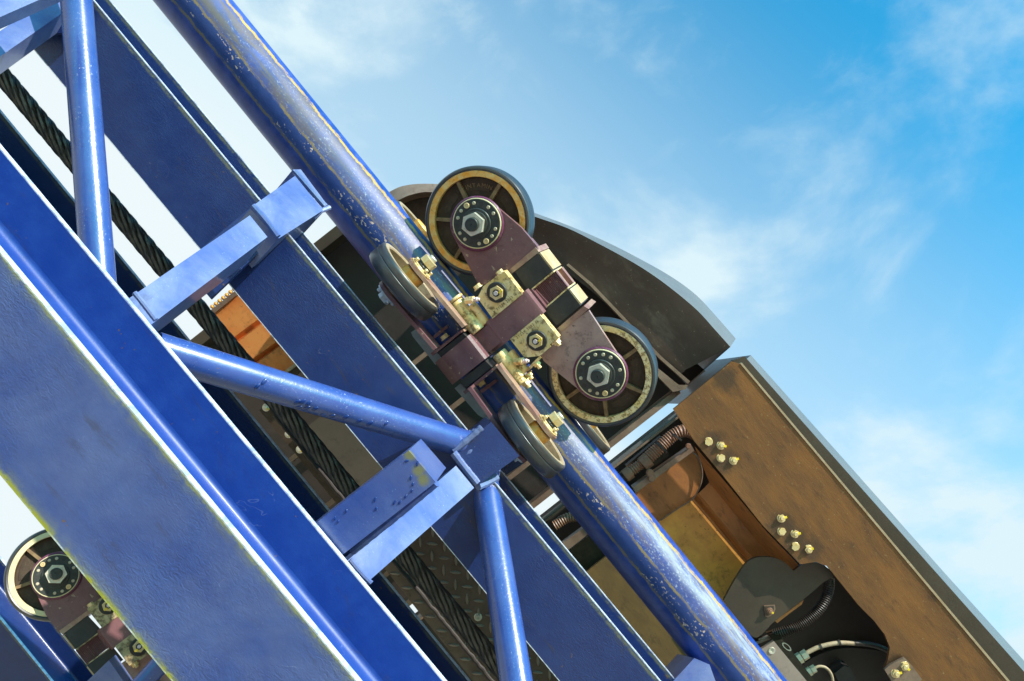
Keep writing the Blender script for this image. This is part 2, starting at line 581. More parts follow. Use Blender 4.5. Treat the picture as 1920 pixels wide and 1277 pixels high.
M_SILVER = grimy('galvanised_bracket', (0.42, 0.48, 0.52), (0.52, 0.57, 0.60), (0.2, 0.2, 0.2), 0.36, 0.45, 0.4, 12)
M_YELLOW = grimy('yellow_paint_mark', (0.78, 0.52, 0.01), (0.80, 0.58, 0.02), (0.5, 0.3, 0.02), 0.5, 0, 0.2, 20, None, 0, 0)
M_PINK = grimy('red_white_marker', (0.70, 0.55, 0.56), (0.72, 0.62, 0.60), (0.55, 0.08, 0.06), 0.4, 0.2, 0.8, 60, None, 0, 0)
M_INK = grimy('stamped_ink', (0.10, 0.065, 0.03), (0.13, 0.085, 0.04), (0.05, 0.03, 0.02), 0.6, 0, 0.4, 40, None, 0, 0)
M_LETTER = grimy('cast_letter', (0.17, 0.11, 0.055), (0.22, 0.15, 0.08), (0.06, 0.04, 0.02), 0.5, 0.2, 0.5, 50, None, 0, 0)
M_ROPE = grimy('greased_wire', (0.075, 0.070, 0.060), (0.120, 0.112, 0.095), (0.016, 0.015, 0.013), 0.36, 0.5, 0.5, 60, None, 0, 0.0005)
M_BROWN = grimy('rust_dusted_brown_plate', (0.23, 0.098, 0.031), (0.145, 0.066, 0.027), (0.065, 0.034, 0.020), 0.31, 0.3, 0.6, 6.0, (0.36, 0.26, 0.12), 0.5, 0.003, (0.8, 2.6, 2.6))
M_BROWN2 = grimy('brown_tub', (0.46, 0.180, 0.050), (0.31, 0.125, 0.040), (0.045, 0.026, 0.014), 0.42, 0.15, 0.55, 7, None, 0, 0.0012, (1, 2, 2))
M_OCHRE = grimy('ochre_dusted_floor', (0.84, 0.440, 0.085), (0.62, 0.280, 0.065), (0.05, 0.03, 0.015), 0.45, 0.1, 0.5, 9, (0.08, 0.04, 0.02), 0.6, 0.001)
M_OLIVE = grimy('olive_dusted_panel', (0.17, 0.105, 0.038), (0.125, 0.078, 0.032), (0.03, 0.022, 0.014), 0.42, 0.1, 0.5, 8, (0.02, 0.015, 0.01), 0.5, 0.001, (1, 2, 1))
M_RECESS = grimy('olive_wheel_recess', (0.15, 0.105, 0.050), (0.085, 0.050, 0.026), (0.05, 0.03, 0.02), 0.5, 0.1, 0.6, 22)
M_COPPER = grimy('orange_copper_panel', (0.66, 0.170, 0.035), (0.76, 0.290, 0.080), (0.10, 0.045, 0.025), 0.36, 0.3, 0.55, 9, (0.06, 0.03, 0.02), 0.35, 0.001)
M_BLACKPAN = grimy('black_underpan', (0.026, 0.018, 0.015), (0.038, 0.027, 0.022), (0.055, 0.038, 0.028), 0.5, 0.0, 0.5, 8)
M_DARKPLATE = grimy('dark_grey_cover', (0.048, 0.034, 0.023), (0.064, 0.046, 0.031), (0.025, 0.02, 0.016), 0.40, 0.1, 0.5, 7)
M_COVER = grimy('grey_brown_cover', (0.070, 0.058, 0.044), (0.092, 0.076, 0.057), (0.02, 0.016, 0.012), 0.38, 0.1, 0.8, 6)
M_SHELL = grimy('black_gelcoat_shell', (0.070, 0.045, 0.037), (0.098, 0.068, 0.056), (0.17, 0.13, 0.10), 0.45, 0.0, 0.75, 2.6, (0.30, 0.24, 0.18), 0.5, 0.0012, (1, 1.7, 1.7), (0.50, 0.74), 0.3)
M_GREYPAINT = grimy('pale_grey_bodywork', (0.110, 0.110, 0.112), (0.130, 0.130, 0.132), (0.08, 0.08, 0.08), 0.45, 0.0, 0.3, 3, None, 0, 0.0003)
M_TREAD = grimy('brown_tread_plate', (0.115, 0.088, 0.070), (0.150, 0.116, 0.092), (0.028, 0.02, 0.016), 0.38, 0.55, 0.5, 16)
M_BUMP = grimy('lit_tread_top', (0.30, 0.25, 0.20), (0.24, 0.195, 0.155), (0.10, 0.07, 0.05), 0.30, 0.5, 0.5, 40)  # paler colour paints light onto the bumps
M_HOSE = grimy('brown_dusted_conduit', (0.27, 0.135, 0.080), (0.18, 0.095, 0.060), (0.03, 0.018, 0.014), 0.45, 0.0, 0.5, 20)
M_HOSEB = grimy('black_conduit', (0.022, 0.017, 0.014), (0.038, 0.028, 0.022), (0.06, 0.04, 0.03), 0.36, 0.0, 0.4, 20)
M_CREAMCABLE = grimy('cream_cable', (0.36, 0.29, 0.18), (0.42, 0.35, 0.23), (0.12, 0.08, 0.04), 0.5, 0.0, 0.4, 14)
M_WHITEPL = grimy('off_white_plastic', (0.70, 0.54, 0.36), (0.74, 0.60, 0.42), (0.2, 0.14, 0.08), 0.4, 0.0, 0.4, 25)
M_STAINLESS = grimy('dusty_stainless_box', (0.34, 0.26, 0.21), (0.40, 0.32, 0.27), (0.15, 0.10, 0.07), 0.40, 0.4, 0.35, 9)
M_RUSTEDGE = grimy('brown_steel_bar', (0.17, 0.105, 0.072), (0.25, 0.17, 0.12), (0.06, 0.035, 0.025), 0.42, 0.2, 0.5, 12)
M_GROUND = grimy('pale_bounce_ground', (0.46, 0.34, 0.21), (0.50, 0.39, 0.26), (0.22, 0.20, 0.16), 0.85, 0.0, 0.6, 0.8)  # unseen ground, coloured pale and warm to bounce light upward

# ------------------------------------------------------------------ ground
g = newbm()
s = 600
gv = [g.verts.new(p) for p in ((-s, -s, 0), (s, -s, 0), (s, s, 0), (-s, s, 0))]
g.faces.new(gv)
new('unseen_bounce_ground', g, M_GROUND, kind='structure')

# ================================================================== the track
trk = thing('coaster_track', TRACK, 'blue painted steel roller coaster track of beams, braces and tube rails, climbing to the left', 'track')
TI = TRACK.inverted()


def line_frame(p0, d0, p1, d1):
    """x along the member, z towards the viewer; origin at the first end; also the length"""
    a, b = P(*p0, d0), P(*p1, d1)
    x = (b - a).normalized()
    z = (N3 - x * N3.dot(x)).normalized()
    return frame(a, x, z.cross(x), z), (b - a).length


def ibeam(p0, p1, d, mats, h=0.24, bw=0.164, tf=0.013, tw=0.010, fr=0.011):
    """rolled I section lying flange-on to the viewer, near face of the near flange at distance d"""
    M, L = line_frame(p0, d, p1, d)
    ML = TI @ M
    bm = newbm()
    half = [(tw / 2, -tf)]
    prof = []
    def arc(cx, cz, a0, a1):
        return [(cx + fr * math.cos(R(a0 + (a1 - a0) * k / 5)), cz + fr * math.sin(R(a0 + (a1 - a0) * k / 5))) for k in range(6)]
    y1 = tw / 2 + fr
    zt, zb = -tf - fr, -h + tf + fr
    prof += arc(y1, zt, 90, 180)            # right, near end
    prof += arc(y1, zb, 180, 270)           # right, far end
    prof += arc(-y1, zb, 270, 360)
    prof += arc(-y1, zt, 0, 90)
    prof = [(a, c) for a, c in prof]
    X = Matrix(((0, 0, 1, 0), (1, 0, 0, 0), (0, 1, 0, 0), (0, 0, 0, 1)))   # (y, z) outline extruded along x
    prism(bm, prof, 0, L, 0, X)
    beam = new('beam', bm, mats[1], trk, ML)
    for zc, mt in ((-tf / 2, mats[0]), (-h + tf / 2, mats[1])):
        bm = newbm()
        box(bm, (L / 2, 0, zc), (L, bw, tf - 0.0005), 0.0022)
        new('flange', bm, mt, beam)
    return M, L


lb = lambda u: UV(u, -416 + 0.029 * (u - 700))
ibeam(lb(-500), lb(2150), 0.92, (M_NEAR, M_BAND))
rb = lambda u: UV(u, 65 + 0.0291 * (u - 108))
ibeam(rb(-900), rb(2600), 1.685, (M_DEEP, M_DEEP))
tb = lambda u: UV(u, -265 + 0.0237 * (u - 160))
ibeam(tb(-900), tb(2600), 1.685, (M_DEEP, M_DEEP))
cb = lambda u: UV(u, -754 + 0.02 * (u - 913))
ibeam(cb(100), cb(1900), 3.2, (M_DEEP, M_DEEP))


def rail(v0, v1, d, u0=-1300, u1=2900):
    M, L = line_frame(UV(u0, v0), d, UV(u1, v1), d)
    bm = newbm()
    X = Matrix(((0, 0, 1, 0), (1, 0, 0, 0), (0, 1, 0, 0), (0, 0, 0, 1)))
    lathe(bm, [(0, 0), (RAIL_R, 0), (RAIL_R, L), (0, L)], X, 72)
    new('rail', bm, M_RAIL, trk, TI @ M)


rail(255.5, 334.5, 2.10)


LAST = {}


def bar(name, lt, rt, rb_, lb_, dl, dr, th, mat, bev=0.004, parent=None, dlb=None, drb=None):
    """box whose front face spans four photo points (left pair at distance dl, right pair at dr), th deep"""
    parent = parent or trk
    a, b, c, d = P(*lt, dl), P(*rt, dr), P(*rb_, drb or dr), P(*lb_, dlb or dl)
    x = ((b - a) + (c - d)).normalized()
    y = (a - d)
    z = x.cross(y).normalized()
    if z.dot(N3) < 0:
        z = -z
    y = z.cross(x)
    M = frame((a + b + c + d) / 4, x, y, z)
    LAST['m'] = M
    I = M.inverted()
    pts = [(I @ q).xy[:] for q in (a, b, c, d)]
    bm = newbm()
    prism(bm, pts, 0, -th, bev)
    return new(name, bm, mat, parent, ROOTM[parent.name].inverted() @ M)


def ext(a, b, f):
    """point beyond b on the line a -> b"""
    return (b[0] + (b[0] - a[0]) * f, b[1] + (b[1] - a[1]) * f)


# cross tie by the upper left of the wheels
LT, LB, RB, RT = (254, 551), (295, 600), (500, 446), (470, 402)
bar('cross_tie', ext(RT, LT, .25), RT, RB, ext(RB, LB, .25), 1.175, 1.56, 0.085, M_TIE, 0.011)
bar('bracket', (474, 386), (553, 330), (606, 394), (523, 447), 1.62, 1.80, 0.10, M_TIE, 0.005)
bar('saddle', (549, 318), (563, 319), (617, 386), (604, 396), 1.86, 1.88, 0.17, M_TIE, 0.008)
bar('gusset', (340, 497), (478, 382), (520, 440), (395, 560), 1.62, 1.66, 0.012, M_DEEP, 0.002)
# pair of ties by the lower left of the wheels
M_TIE2 = paint_blue('blue_paint_mossy', 0.35, 0.45, 0.5, None, 0.30, (25, 25, 25))
tie2 = bar('cross_tie', (500, 1053), (766, 845), (817, 904), (545, 1116), 1.172, 1.15, 0.10, M_TIE2, 0.011)
TIE2 = LAST['m']
bar('cross_tie', (570, 1122), (854, 874), (890, 914), (605, 1166), 1.175, 1.62, 0.085, M_TIE, 0.009)
bar('bracket', (850, 849), (921, 791), (974, 855), (897, 909), 1.655, 1.665, 0.30, M_DEEP, 0.005)
bar('stay', (905, 815), (985, 760), (1040, 830), (950, 890), 2.0, 2.06, 0.09, M_DEEP, 0.005)
# ties in the upper left corner and the bottom left corner
bar('cross_tie', (-150, 10), (120, -106), (160, -36), (-100, 76), 1.22, 1.42, 0.030, M_TIE, 0.006)
bar('cross_tie', (-110, 132), (112, -18), (136, 12), (-80, 162), 1.40, 1.66, 0.05, M_TIE, 0.006)
bar('gusset', (36, 66), (120, 6), (190, -50), (140, 60), 1.66, 1.66, 0.012, M_DEEP, 0.002)
bar('saddle', (1256, 1284), (1302, 1234), (1330, 1246), (1350, 1300), 1.90, 1.92, 0.16, M_TIE, 0.012)
bar('bracket', (150, 1290), (204, 1238), (240, 1290), (190, 1340), 2.2, 2.22, 0.06, M_TIE, 0.004)
def pipe(p0, d0, p1, d1, dia, mat=M_PIPE):
    M, L = line_frame(p0, d0, p1, d1)
    bm = newbm()
    X = Matrix(((0, 0, 1, 0), (1, 0, 0, 0), (0, 1, 0, 0), (0, 0, 0, 1)))
    lathe(bm, [(0, 0), (dia / 2, 0), (dia / 2, L), (0, L)], X, 56)
    return new('brace_pipe', bm, mat, trk, TI @ M), M, L


pipe((133, -130), 1.60, (188, 560), 1.42, 0.0575)
pb, PBM, PBL = pipe((290, 655), 1.31, (884, 836), 1.70, 0.059)
_, PCM, PCL = pipe((905, 880), 1.74, (1000, 1480), 1.34, 0.060)
pipe((225, 1330), 2.0, (345, 1195), 2.1, 0.050)


def weld(pts, d, r=0.006):
    r = r * 1.0
    path = resample(smooth_path([TI @ P(x, y, dd) for (x, y), dd in zip(pts, d)], 10), 0.004)
    bm = newbm()
    tube(bm, path, [r * random.uniform(.93, 1.07) for _ in path], 8)
    new('weld_bead', bm, M_TIE, trk)


weld([(474, 386), (500, 416), (523, 447)], [1.60, 1.60, 1.60], 0.007)
weld([(850, 849), (872, 878), (897, 909)], [1.645, 1.645, 1.645], 0.008)
weld([(618, 389), (600, 397), (585, 410)], [1.84, 1.82, 1.80], 0.006)
weld([(660, 1035), (740, 970), (820, 904)], [1.215, 1.20, 1.17], 0.006)
weld([(896, 912), (912, 905), (934, 893)], [1.66, 1.68, 1.70], 0.009)
weld([(850, 845), (875, 826), (905, 800)], [1.65, 1.65, 1.65], 0.007)



def ring_weld(M, x, r, tilt=0.0, slope=0.0):
    pts = []
    for k in range(49):
        a = 2 * math.pi * k / 48
        pts.append(Vector((x + slope * r * math.cos(a + tilt), r * math.cos(a), r * math.sin(a))))
    bm = newbm()
    tube(bm, pts, [0.0075 * random.uniform(.8, 1.25) for _ in pts], 8)
    new('weld_bead', bm, M_TIE, trk, TI @ M)


ring_weld(PBM, PBL - 0.012, 0.030, 0.3, 0.5)
ring_weld(PCM, 0.020, 0.031, 0.5, -0.4)
weld([(604, 973), (628, 1003), (652, 1034)], [1.195, 1.195, 1.195], 0.0045)
weld([(656, 1050), (676, 1074), (696, 1094)], [1.215, 1.215, 1.215], 0.0045)
weld([(252, 549), (272, 574), (294, 603)], [1.205, 1.205, 1.205], 0.0045)
weld([(553, 322), (580, 353), (612, 390)], [1.85, 1.85, 1.85], 0.007)

# runs of thick paint hanging on the brace and the tie
def blob_mesh():
    bm = newbm()
    bmesh.ops.create_uvsphere(bm, u_segments=10, v_segments=6, radius=1)
    me = bpy.data.meshes.new('paint_drip')
    bm.to_mesh(me)
    bm.free()
    me.materials.append(M_DRIP)
    me.polygons.foreach_set('use_smooth', [True] * len(me.polygons))
    return me


BLOB = blob_mesh()
PBI = Plane(PBM)
for (x, y), sz in (((494, 714), 1.), ((481, 723), .9), ((556, 753), 1.1), ((566, 752), 1.), ((577, 755), 1.), ((560, 765), 1.2), ((575, 765), 1.1), ((590, 766), 1.),
                   ((605, 779), 1.), ((622, 781), 1.2), ((647, 782), 1.1), ((672, 789), 1.1), ((692, 793), 1.2), ((722, 792), .8), ((697, 811), .8)):
    q = PBI.hit((x, y), 0.024)
    q = PBI.I @ (CAMPOS + (PBM @ q - CAMPOS))
    yy = max(-0.0285, min(0.0285, q.y))
    pos = Vector((q.x, yy, math.sqrt(max(0.0, 0.0293 ** 2 - yy * yy))))
    up = Vector((0, pos.y, pos.z)).normalized()
    link('paint_drip', BLOB, trk, TI @ PBM @ axis_m(pos, up, (0.5, 1, 0)) @ Matrix.Diagonal((0.0072 * sz, 0.0036 * sz, 0.0022, 1)))

TIP = Plane(TIE2)
for (x, y), a in ((kS(560, 385), 20), (kS(650, 408), 80), (kS(595, 530), 80), (kS(612, 585), 70), (kS(602, 640), 60), (kS(550, 690), 60), (kS(500, 740), 60), (kS(455, 740), 60), (kS(288, 715), 70), (kS(298, 795), 70), (kS(40, 815), 70), (kS(-60, 880), 60), (kS(-30, 905), 60)):
    q = TIP.hit((x, y), 0.0)
    link('paint_drip', BLOB, trk, TI @ TIE2 @ Matrix.Translation(q) @ Matrix.Rotation(R(a - 40), 4, 'Z') @ Matrix.Diagonal((0.0036 * random.uniform(.8, 1.3), 0.0019, 0.0014, 1)))
MOSS_AT = [TIP.hit(kS(*p), 0.0) for p in ((585, 330), (660, 470), (700, 540))]

# ------------------------------------------------------------------ wire rope
rope = thing('wire_rope', frame(P(*UV(900, -55), 1.85), U3, V3, N3), 'thick black twisted wire rope running between the blue beams', 'rope')
MR, LR = line_frame(UV(-700, -112), 1.85, UV(2400, -6), 1.85)
MRL = ROOTM[rope.name].inverted() @ MR
rs, rr_, lay = 0.0062, 0.0150, 0.26
for k in range(8):
    pts = []
    n = int(LR / 0.007)
    t_ = bmesh.new()
    rings = []
    for i in range(n + 1):
        x = LR * i / n
        a = 2 * math.pi * x / lay + 2 * math.pi * k / 8
        c = Vector((x, rr_ * math.cos(a), rr_ * math.sin(a)))
        tw = -2 * math.pi * x / 0.060
        ring = []
        for j in range(18):
            b = 2 * math.pi * j / 18
            rad = rs * (1.0 + 0.12 * math.cos(6 * b - 6 * tw / 6.0))
            ring.append(t_.verts.new(c + Vector((0, rad * math.cos(b), rad * math.sin(b)))))
        rings.append(ring)
    for A_, B_ in zip(rings, rings[1:]):
        for j in range(18):
            t_.faces.new((A_[j], A_[(j + 1) % 18], B_[(j + 1) % 18], B_[j]))
    t_.faces.new(rings[0][::-1])
    t_.faces.new(rings[-1])
    bmesh.ops.recalc_face_normals(t_, faces=t_.faces)
    new('strand', t_, M_ROPE, rope, MRL, 60)
bm = newbm()
X = Matrix(((0, 0, 1, 0), (1, 0, 0, 0), (0, 1, 0, 0), (0, 0, 0, 1)))
cyl(bm, 0.0140, 0, LR, X, 12)
new('core', bm, M_ROPE, rope, MRL)

# ================================================================== wheel carriage
TH = R(18.0)
CV = (V3 * math.cos(TH) + N3 * math.sin(TH)).normalized()
CN = (N3 * math.cos(TH) - V3 * math.sin(TH)).normalized()
CF = frame(P(*UV(1070, 302), 2.10), U3, CV, CN)
CP = Plane(CF)
car_label = 'maroon wheel carriage with black tyred wheels gripping the rail in the middle of the photo'
wc = thing('wheel_carriage', CF, car_label, 'wheel carriage', 'wheel carriages of the coaster train')
YAX = Matrix(((1, 0, 0, 0), (0, 0, 1, 0), (0, -1, 0, 0), (0, 0, 0, 1)))      # z -> +y (across the track)
XAX = Matrix(((0, 0, 1, 0), (1, 0, 0, 0), (0, 1, 0, 0), (0, 0, 0, 1)))       # z -> +x (along the track)


def slab(name, pts, z0, th, mat, bev=0.0015, parent=None, plane=None, **pr):
    """plate whose visible outline runs through photo points, front face at local z0, th thick"""
    parent = parent or wc
    plane = plane or CP
    bm = newbm()
    prism(bm, [plane.h2(p, z0) for p in pts], z0, z0 - th, bev)
    return new(name, bm, mat, parent, **pr)


def disc_at(name, p, z, r, h, mat, parent=None, ch=0.001, plane=None, seg=40):
    q = (plane or CP).hit(p, z)
    bm = newbm()
    cyl(bm, r, -h, 0, None, seg, ch)
    return new(name, bm, mat, parent or wc, Matrix.Translation(q))


SH = {}


def shared(key, fn, mat):
    """mesh used by many alike pieces"""
    if key not in SH:
        bm = newbm()
        fn(bm)
        me = bpy.data.meshes.new(key)
        bm.to_mesh(me)
        bm.free()
        me.materials.append(mat)
        me.polygons.foreach_set('use_smooth', [True] * len(me.polygons))
        me.set_sharp_from_angle(angle=R(35))
        SH[key] = me
    return SH[key]


def glyphs(text, size, depth):
    """each letter as (mesh verts/faces bmesh, advance)"""
    out = []
    for ch in text:
        cu = bpy.data.curves.new('glyph', 'FONT')
        cu.body = ch if ch != ' ' else 'i'
        cu.size = size
        cu.extrude = depth
        cu.resolution_u = 3
        ob = bpy.data.objects.new('glyph', cu)
        COL.objects.link(ob)
        bpy.context.view_layer.update()
        dg = bpy.context.evaluated_depsgraph_get()
        me = bpy.data.meshes.new_from_object(ob.evaluated_get(dg))
        xs = [v.co.x for v in me.vertices] or [0]
        wd = max(xs) - min(xs)
        t = bmesh.new()
        if ch != ' ':
            t.from_mesh(me)
            bmesh.ops.translate(t, verts=t.verts, vec=(-min(xs), 0, 0))
        out.append((t, wd if ch != ' ' else size * .3))
        bpy.data.objects.remove(ob)
        bpy.data.curves.remove(cu)
        bpy.data.meshes.remove(me)
    return out


def text_line(bm, text, M, size, depth=0.0006, gap=0.12):
    x = 0
    for t, wd in glyphs(text, size, depth):
        merge(bm, t, M @ Matrix.Translation((x, 0, 0)))
        x += wd + size * gap
    return x


def text_arc(bm, text, rad, ang, size, depth, z, track=0.22):
    gl = glyphs(text, size, depth)
    total = sum(wd for _, wd in gl) + size * track * (len(gl) - 1)
    x = -total / 2
    for t, wd in gl:
        a = ang - (x + wd / 2) / rad
        M = Matrix.Translation((rad * math.cos(a), rad * math.sin(a), z)) @ Matrix.Rotation(a - math.pi / 2, 4, 'Z') @ Matrix.Translation((-wd / 2, -size * .35, 0))
        merge(bm, t, M)
        x += wd + size * track


# image angle of a direction, turned into the wheel's own x/y angle
def wheel_ang(deg):
    dx, dy = math.cos(R(deg)), math.sin(R(deg))
    u = 0.617 * dx - 0.787 * dy
    v = 0.787 * dx + 0.617 * dy
    return math.atan2(v, u)


def road_wheel(c, phase, rim_mat, text=None, rim_w=0.015):
    q = CP.hit(c, 0.022)
    Mw = Matrix.Translation((q.x, q.y, 0))
    bm = newbm()
    lathe(bm, [(0, 0.004), (0.108, 0.004), (0.1135, 0.010), (0.1135, -0.010), (0.108, -0.004), (0, -0.004)], None, 64)
    cyl(bm, 0.052, -0.02, 0.022, None, 40, 0.002)
    wh = new('wheel', bm, M_CAST, wc, Mw)
    bm = newbm()
    lathe(bm, [(0.1262, 0.0225), (0.1310, 0.0240), (0.1350, 0.0225), (0.1380, 0.0175), (0.1386, 0.006), (0.1378, -0.006), (0.1386, -0.012), (0.1386, -0.030), (0.1375, -0.036), (0.1335, -0.039), (0.1262, -0.0395)], None, 96, True)
    new('tyre', bm, M_TYRE, wh)
    bm = newbm()
    lathe(bm, [(0.126 - rim_w, 0.0215), (0.126 - rim_w + .001, 0.023), (0.1255, 0.0235), (0.1262, 0.0225), (0.1262, -0.0225), (0.126 - rim_w, -0.0215), (0.1125, 0.0)], None, 96, True)
    new('rim', bm, rim_mat, wh)
    for k in range(6):
        me = shared('spoke', lambda b: prism(b, [(0.046, -0.0052), (0.1125, -0.0042), (0.1125, 0.0042), (0.046, 0.0052)], 0.0042, 0.0165, 0.003), M_SPOKE)
        link('spoke', me, wh, Matrix.Rotation(wheel_ang(phase + 60 * k), 4, 'Z'))
    # raised cast pads between the spokes
    for k in range(6):
        def pad(b):
            a0, a1, r0, r1 = R(-19), R(19), 0.078, 0.101
            o_ = [(r1 * math.cos(a0 + (a1 - a0) * i / 8), r1 * math.sin(a0 + (a1 - a0) * i / 8)) for i in range(9)]
            i_ = [(r0 * math.cos(a1 - (a1 - a0) * i / 8), r0 * math.sin(a1 - (a1 - a0) * i / 8)) for i in range(9)]
            prism(b, o_ + i_, 0.004, 0.0058, 0.0012)
        link('cast_pad', shared('cast_pad', pad, M_CAST), wh, Matrix.Rotation(wheel_ang(phase + 30 + 60 * k), 4, 'Z'))
    if text:
        bm = newbm()
        text_arc(bm, text[0], 0.0905, wheel_ang(text[1]), 0.0150, 0.0013, 0.0062)
        new('lettering', bm, M_LETTER, wh, None, 30)
    return wh, Mw


def hub(c_boss, c_cap, c_nut, phase, ring_mat, screws, holes, notch=0.0):
    """purple boss, bearing cap with its ring of pins, and the axle nut"""
    q = CP.hit(c_boss, 0.058)
    bm = newbm()
    cyl(bm, 0.0685, 0.045, 0.0570, Matrix.Translation((q.x, q.y, 0)), 64, 0.003)
    new('boss', bm, ring_mat, wc)
    q = CP.hit(c_cap, 0.062)
    bm = newbm()
    cyl(bm, 0.0600, 0.0560, 0.0618, None, 64, 0.0012)
    lathe(bm, [(0.0375, 0.0618), (0.0375, 0.0655), (0.036, 0.067), (0, 0.067)], None, 48)
    lathe(bm, [(0.0300, 0.067), (0.0300, 0.0695), (0.029, 0.0703), (0, 0.0703)], None, 48)
    cap = new('bearing_cap', bm, M_CAP, wc, Matrix.Translation((q.x, q.y, 0)))
    bm = newbm()
    lathe(bm, [(0.0590, 0.0606), (0.0606, 0.0616), (0.0622, 0.0606), (0.0622, 0.0572), (0.0590, 0.0572)], None, 64, True)
    new('seal_ring', bm, M_RIM3, cap)
    pin = shared('pin', lambda b: cyl(b, 0.0047, 0.058, 0.0634, None, 14, 0.0012), M_PIN)
    hole = shared('hole', lambda b: lathe(b, [(0.0045, 0.0622), (0.0056, 0.0622), (0.0056, 0.0610), (0.0045, 0.0610)], None, 16, True), M_RUBBER)
    plug = shared('hole_bottom', lambda b: cyl(b, 0.0046, 0.0612, 0.06195, None, 14), M_RUBBER)

    def screw_fn(b):
        lathe(b, [(0.0028, 0.064), (0.0034, 0.0655), (0.0066, 0.0655), (0.0072, 0.0645), (0.0072, 0.0615), (0.0028, 0.0620)], None, 20, True)
        cyl(b, 0.0024, 0.0615, 0.0650, None, 10)
    screw = shared('screw', screw_fn, M_ZINC)
    for k in range(16):
        a = wheel_ang(phase + 22.5 * k)
        Mk = Matrix.Translation((0.0497 * math.cos(a), 0.0497 * math.sin(a), 0))
        if k in screws:
            link('screw', screw, cap, Mk)
        elif k in holes:
            link('pin_hole', hole, cap, Mk)
            link('pin_hole', plug, cap, Mk)
        else:
            link('pin_hole', hole, cap, Mk)
            link('pin', pin, cap, Mk)
    q = CP.hit(c_nut, 0.082)
    bm = newbm()
    hexnut(bm, 0.0292, 0.0703, 0.0865, None, R(12))
    lathe(bm, [(0.0215, 0.0865), (0.0215, 0.0872), (0.0175, 0.0872), (0.0175, 0.0865)], None, 40, True)
    nut = new('axle_nut', bm, M_STEEL, wc, Matrix.Translation((q.x, q.y, 0)))
    bm = newbm()
    lathe(bm, [(0, 0.0945), (0.0017, 0.0945), (0.0022, 0.0962), (0.0152, 0.0962), (0.0170, 0.0945), (0.0170, 0.0865)], None, 40)
    new('axle_end', bm, M_CAP, nut)
    bm = newbm()
    cyl(bm, 0.0168, -0.10, 0.068, None, 24)
    new('axle', bm, M_CAP, nut)


road_wheel((893.4, 415.8), 56, M_RIM, ('INTAMIN', 87))
road_wheel((1126.5, 702.4), 37, M_RIM2)
hub((893.4, 420.0), (893.4, 419.0), (886.6, 420.8), 6, M_PURPLE, (5, 13), (3, 8, 11, 0))
hub((1125.6, 702.0), (1125.4, 701.5), (1121.5, 704.0), 14, M_PURPLE, (12,), (1, 7, 9, 15))


def arc(c, r, a0, a1, n=16):
    return [(c[0] + r * math.cos(R(a0 + (a1 - a0) * i / n)), c[1] - r * math.sin(R(a0 + (a1 - a0) * i / n))) for i in range(n + 1)]


ARM_A = arc((893.3, 419.4), 49.6, 215, 38) + [k1(1012, 468), k1(1106, 578), k1(1112, 606), k1(930, 760), k1(800, 815), k1(757, 812)]
slab('wheel_arm', ARM_A, 0.050, 0.014, M_MAROON, 0.002)
ARM_C = [k2 for k2 in arc((1125.4, 702.5), 49.0, 20, -145)] + [kH(0, 780), kH(-150, 520), kH(190, 330), kH(670, 20)]
slab('wheel_arm', ARM_C, 0.050, 0.014, M_MAROON_WORN, 0.002, label='scuffed pale maroon lower wheel arm')
# rear plates of both arms
slab('wheel_arm', [(p[0] + 2, p[1]) for p in ARM_A], -0.034, 0.014, M_MAROON, 0.002)
slab('wheel_arm', ARM_C, -0.034, 0.014, M_MAROON, 0.002)
# cross flanges the rubber springs sit on
slab('spring_seat', [kE(508, 486), kE(880, 168), kE(925, 232), kE(552, 528)], 0.053, 0.125, M_MAROON_TAN, 0.0025)
slab('spring_seat', [kE(1165, 1252), kE(1525, 950), kE(1588, 990), kE(1222, 1290)], 0.053, 0.125, M_MAROON_TAN, 0.0025)
# rubber springs with bonded plates
for pts, pl in (([kE(606, 490), kE(900, 247), kE(1108, 484), kE(782, 752)], ((780, 758), (1112, 486), (1124, 500), (792, 772))),
                ([kE(992, 992), kE(1312, 726), kE(1478, 945), kE(1160, 1212)], ((1010, 962), (1302, 706), (1312, 722), (1020, 978)))):
    rs_ = slab('rubber_spring', pts, 0.050, 0.112, M_RUBBER, 0.003)
    slab('bonded_plate', [kE(*p) for p in pl], 0.0505, 0.113, M_CREAM, 0.0005, rs_)
    a, b = CP.h2(pts[1], 0.05), CP.h2(pts[2], 0.05)
    bm = newbm()
    box(bm, ((a[0] + b[0]) / 2, max(a[1], b[1]) + 0.0015, -0.006), (abs(b[0] - a[0]) - 0.006, 0.004, 0.108), 0.0008)
    new('sunlit_end_skin', bm, M_TANEND, rs_)  # thin added skin, coloured as the sunlit end of the rubber
# ribbed neck between the two springs
fr_ = [CP.h2(p, 0.032) for p in (kE(866, 716), kE(1130, 482), kE(1335, 692), kE(1052, 915))]
u0 = (fr_[0][0] + fr_[1][0]) / 2; u1 = (fr_[2][0] + fr_[3][0]) / 2
v0 = (fr_[0][1] + fr_[3][1]) / 2; v1 = (fr_[1][1] + fr_[2][1]) / 2
bm = newbm()
prof = []
n = 17
for i in range(n):
    va = v0 + (v1 - v0) * i / n
    dv = (v1 - v0) / n
    hgt = 0.032 - random.uniform(0, 0.0012)
    prof += [(va + dv * .08, hgt - .0026), (va + dv * random.uniform(.25, .35), hgt), (va + dv * random.uniform(.6, .75), hgt), (va + dv * .92, hgt - .0026)]
prof += [(v1, 0.014), (v0, 0.014)]
prism(bm, prof, u0, u1, 0, XAX)
new('ribbed_neck', bm, M_MAROON, wc)
bm = newbm()
box(bm, ((u0 + u1) / 2, v1 - .006, 0.018), (u1 - u0, .012, .016), .002)
box(bm, ((u0 + u1) / 2, v1 - .006, -0.055), (u1 - u0, .012, .022), .002)
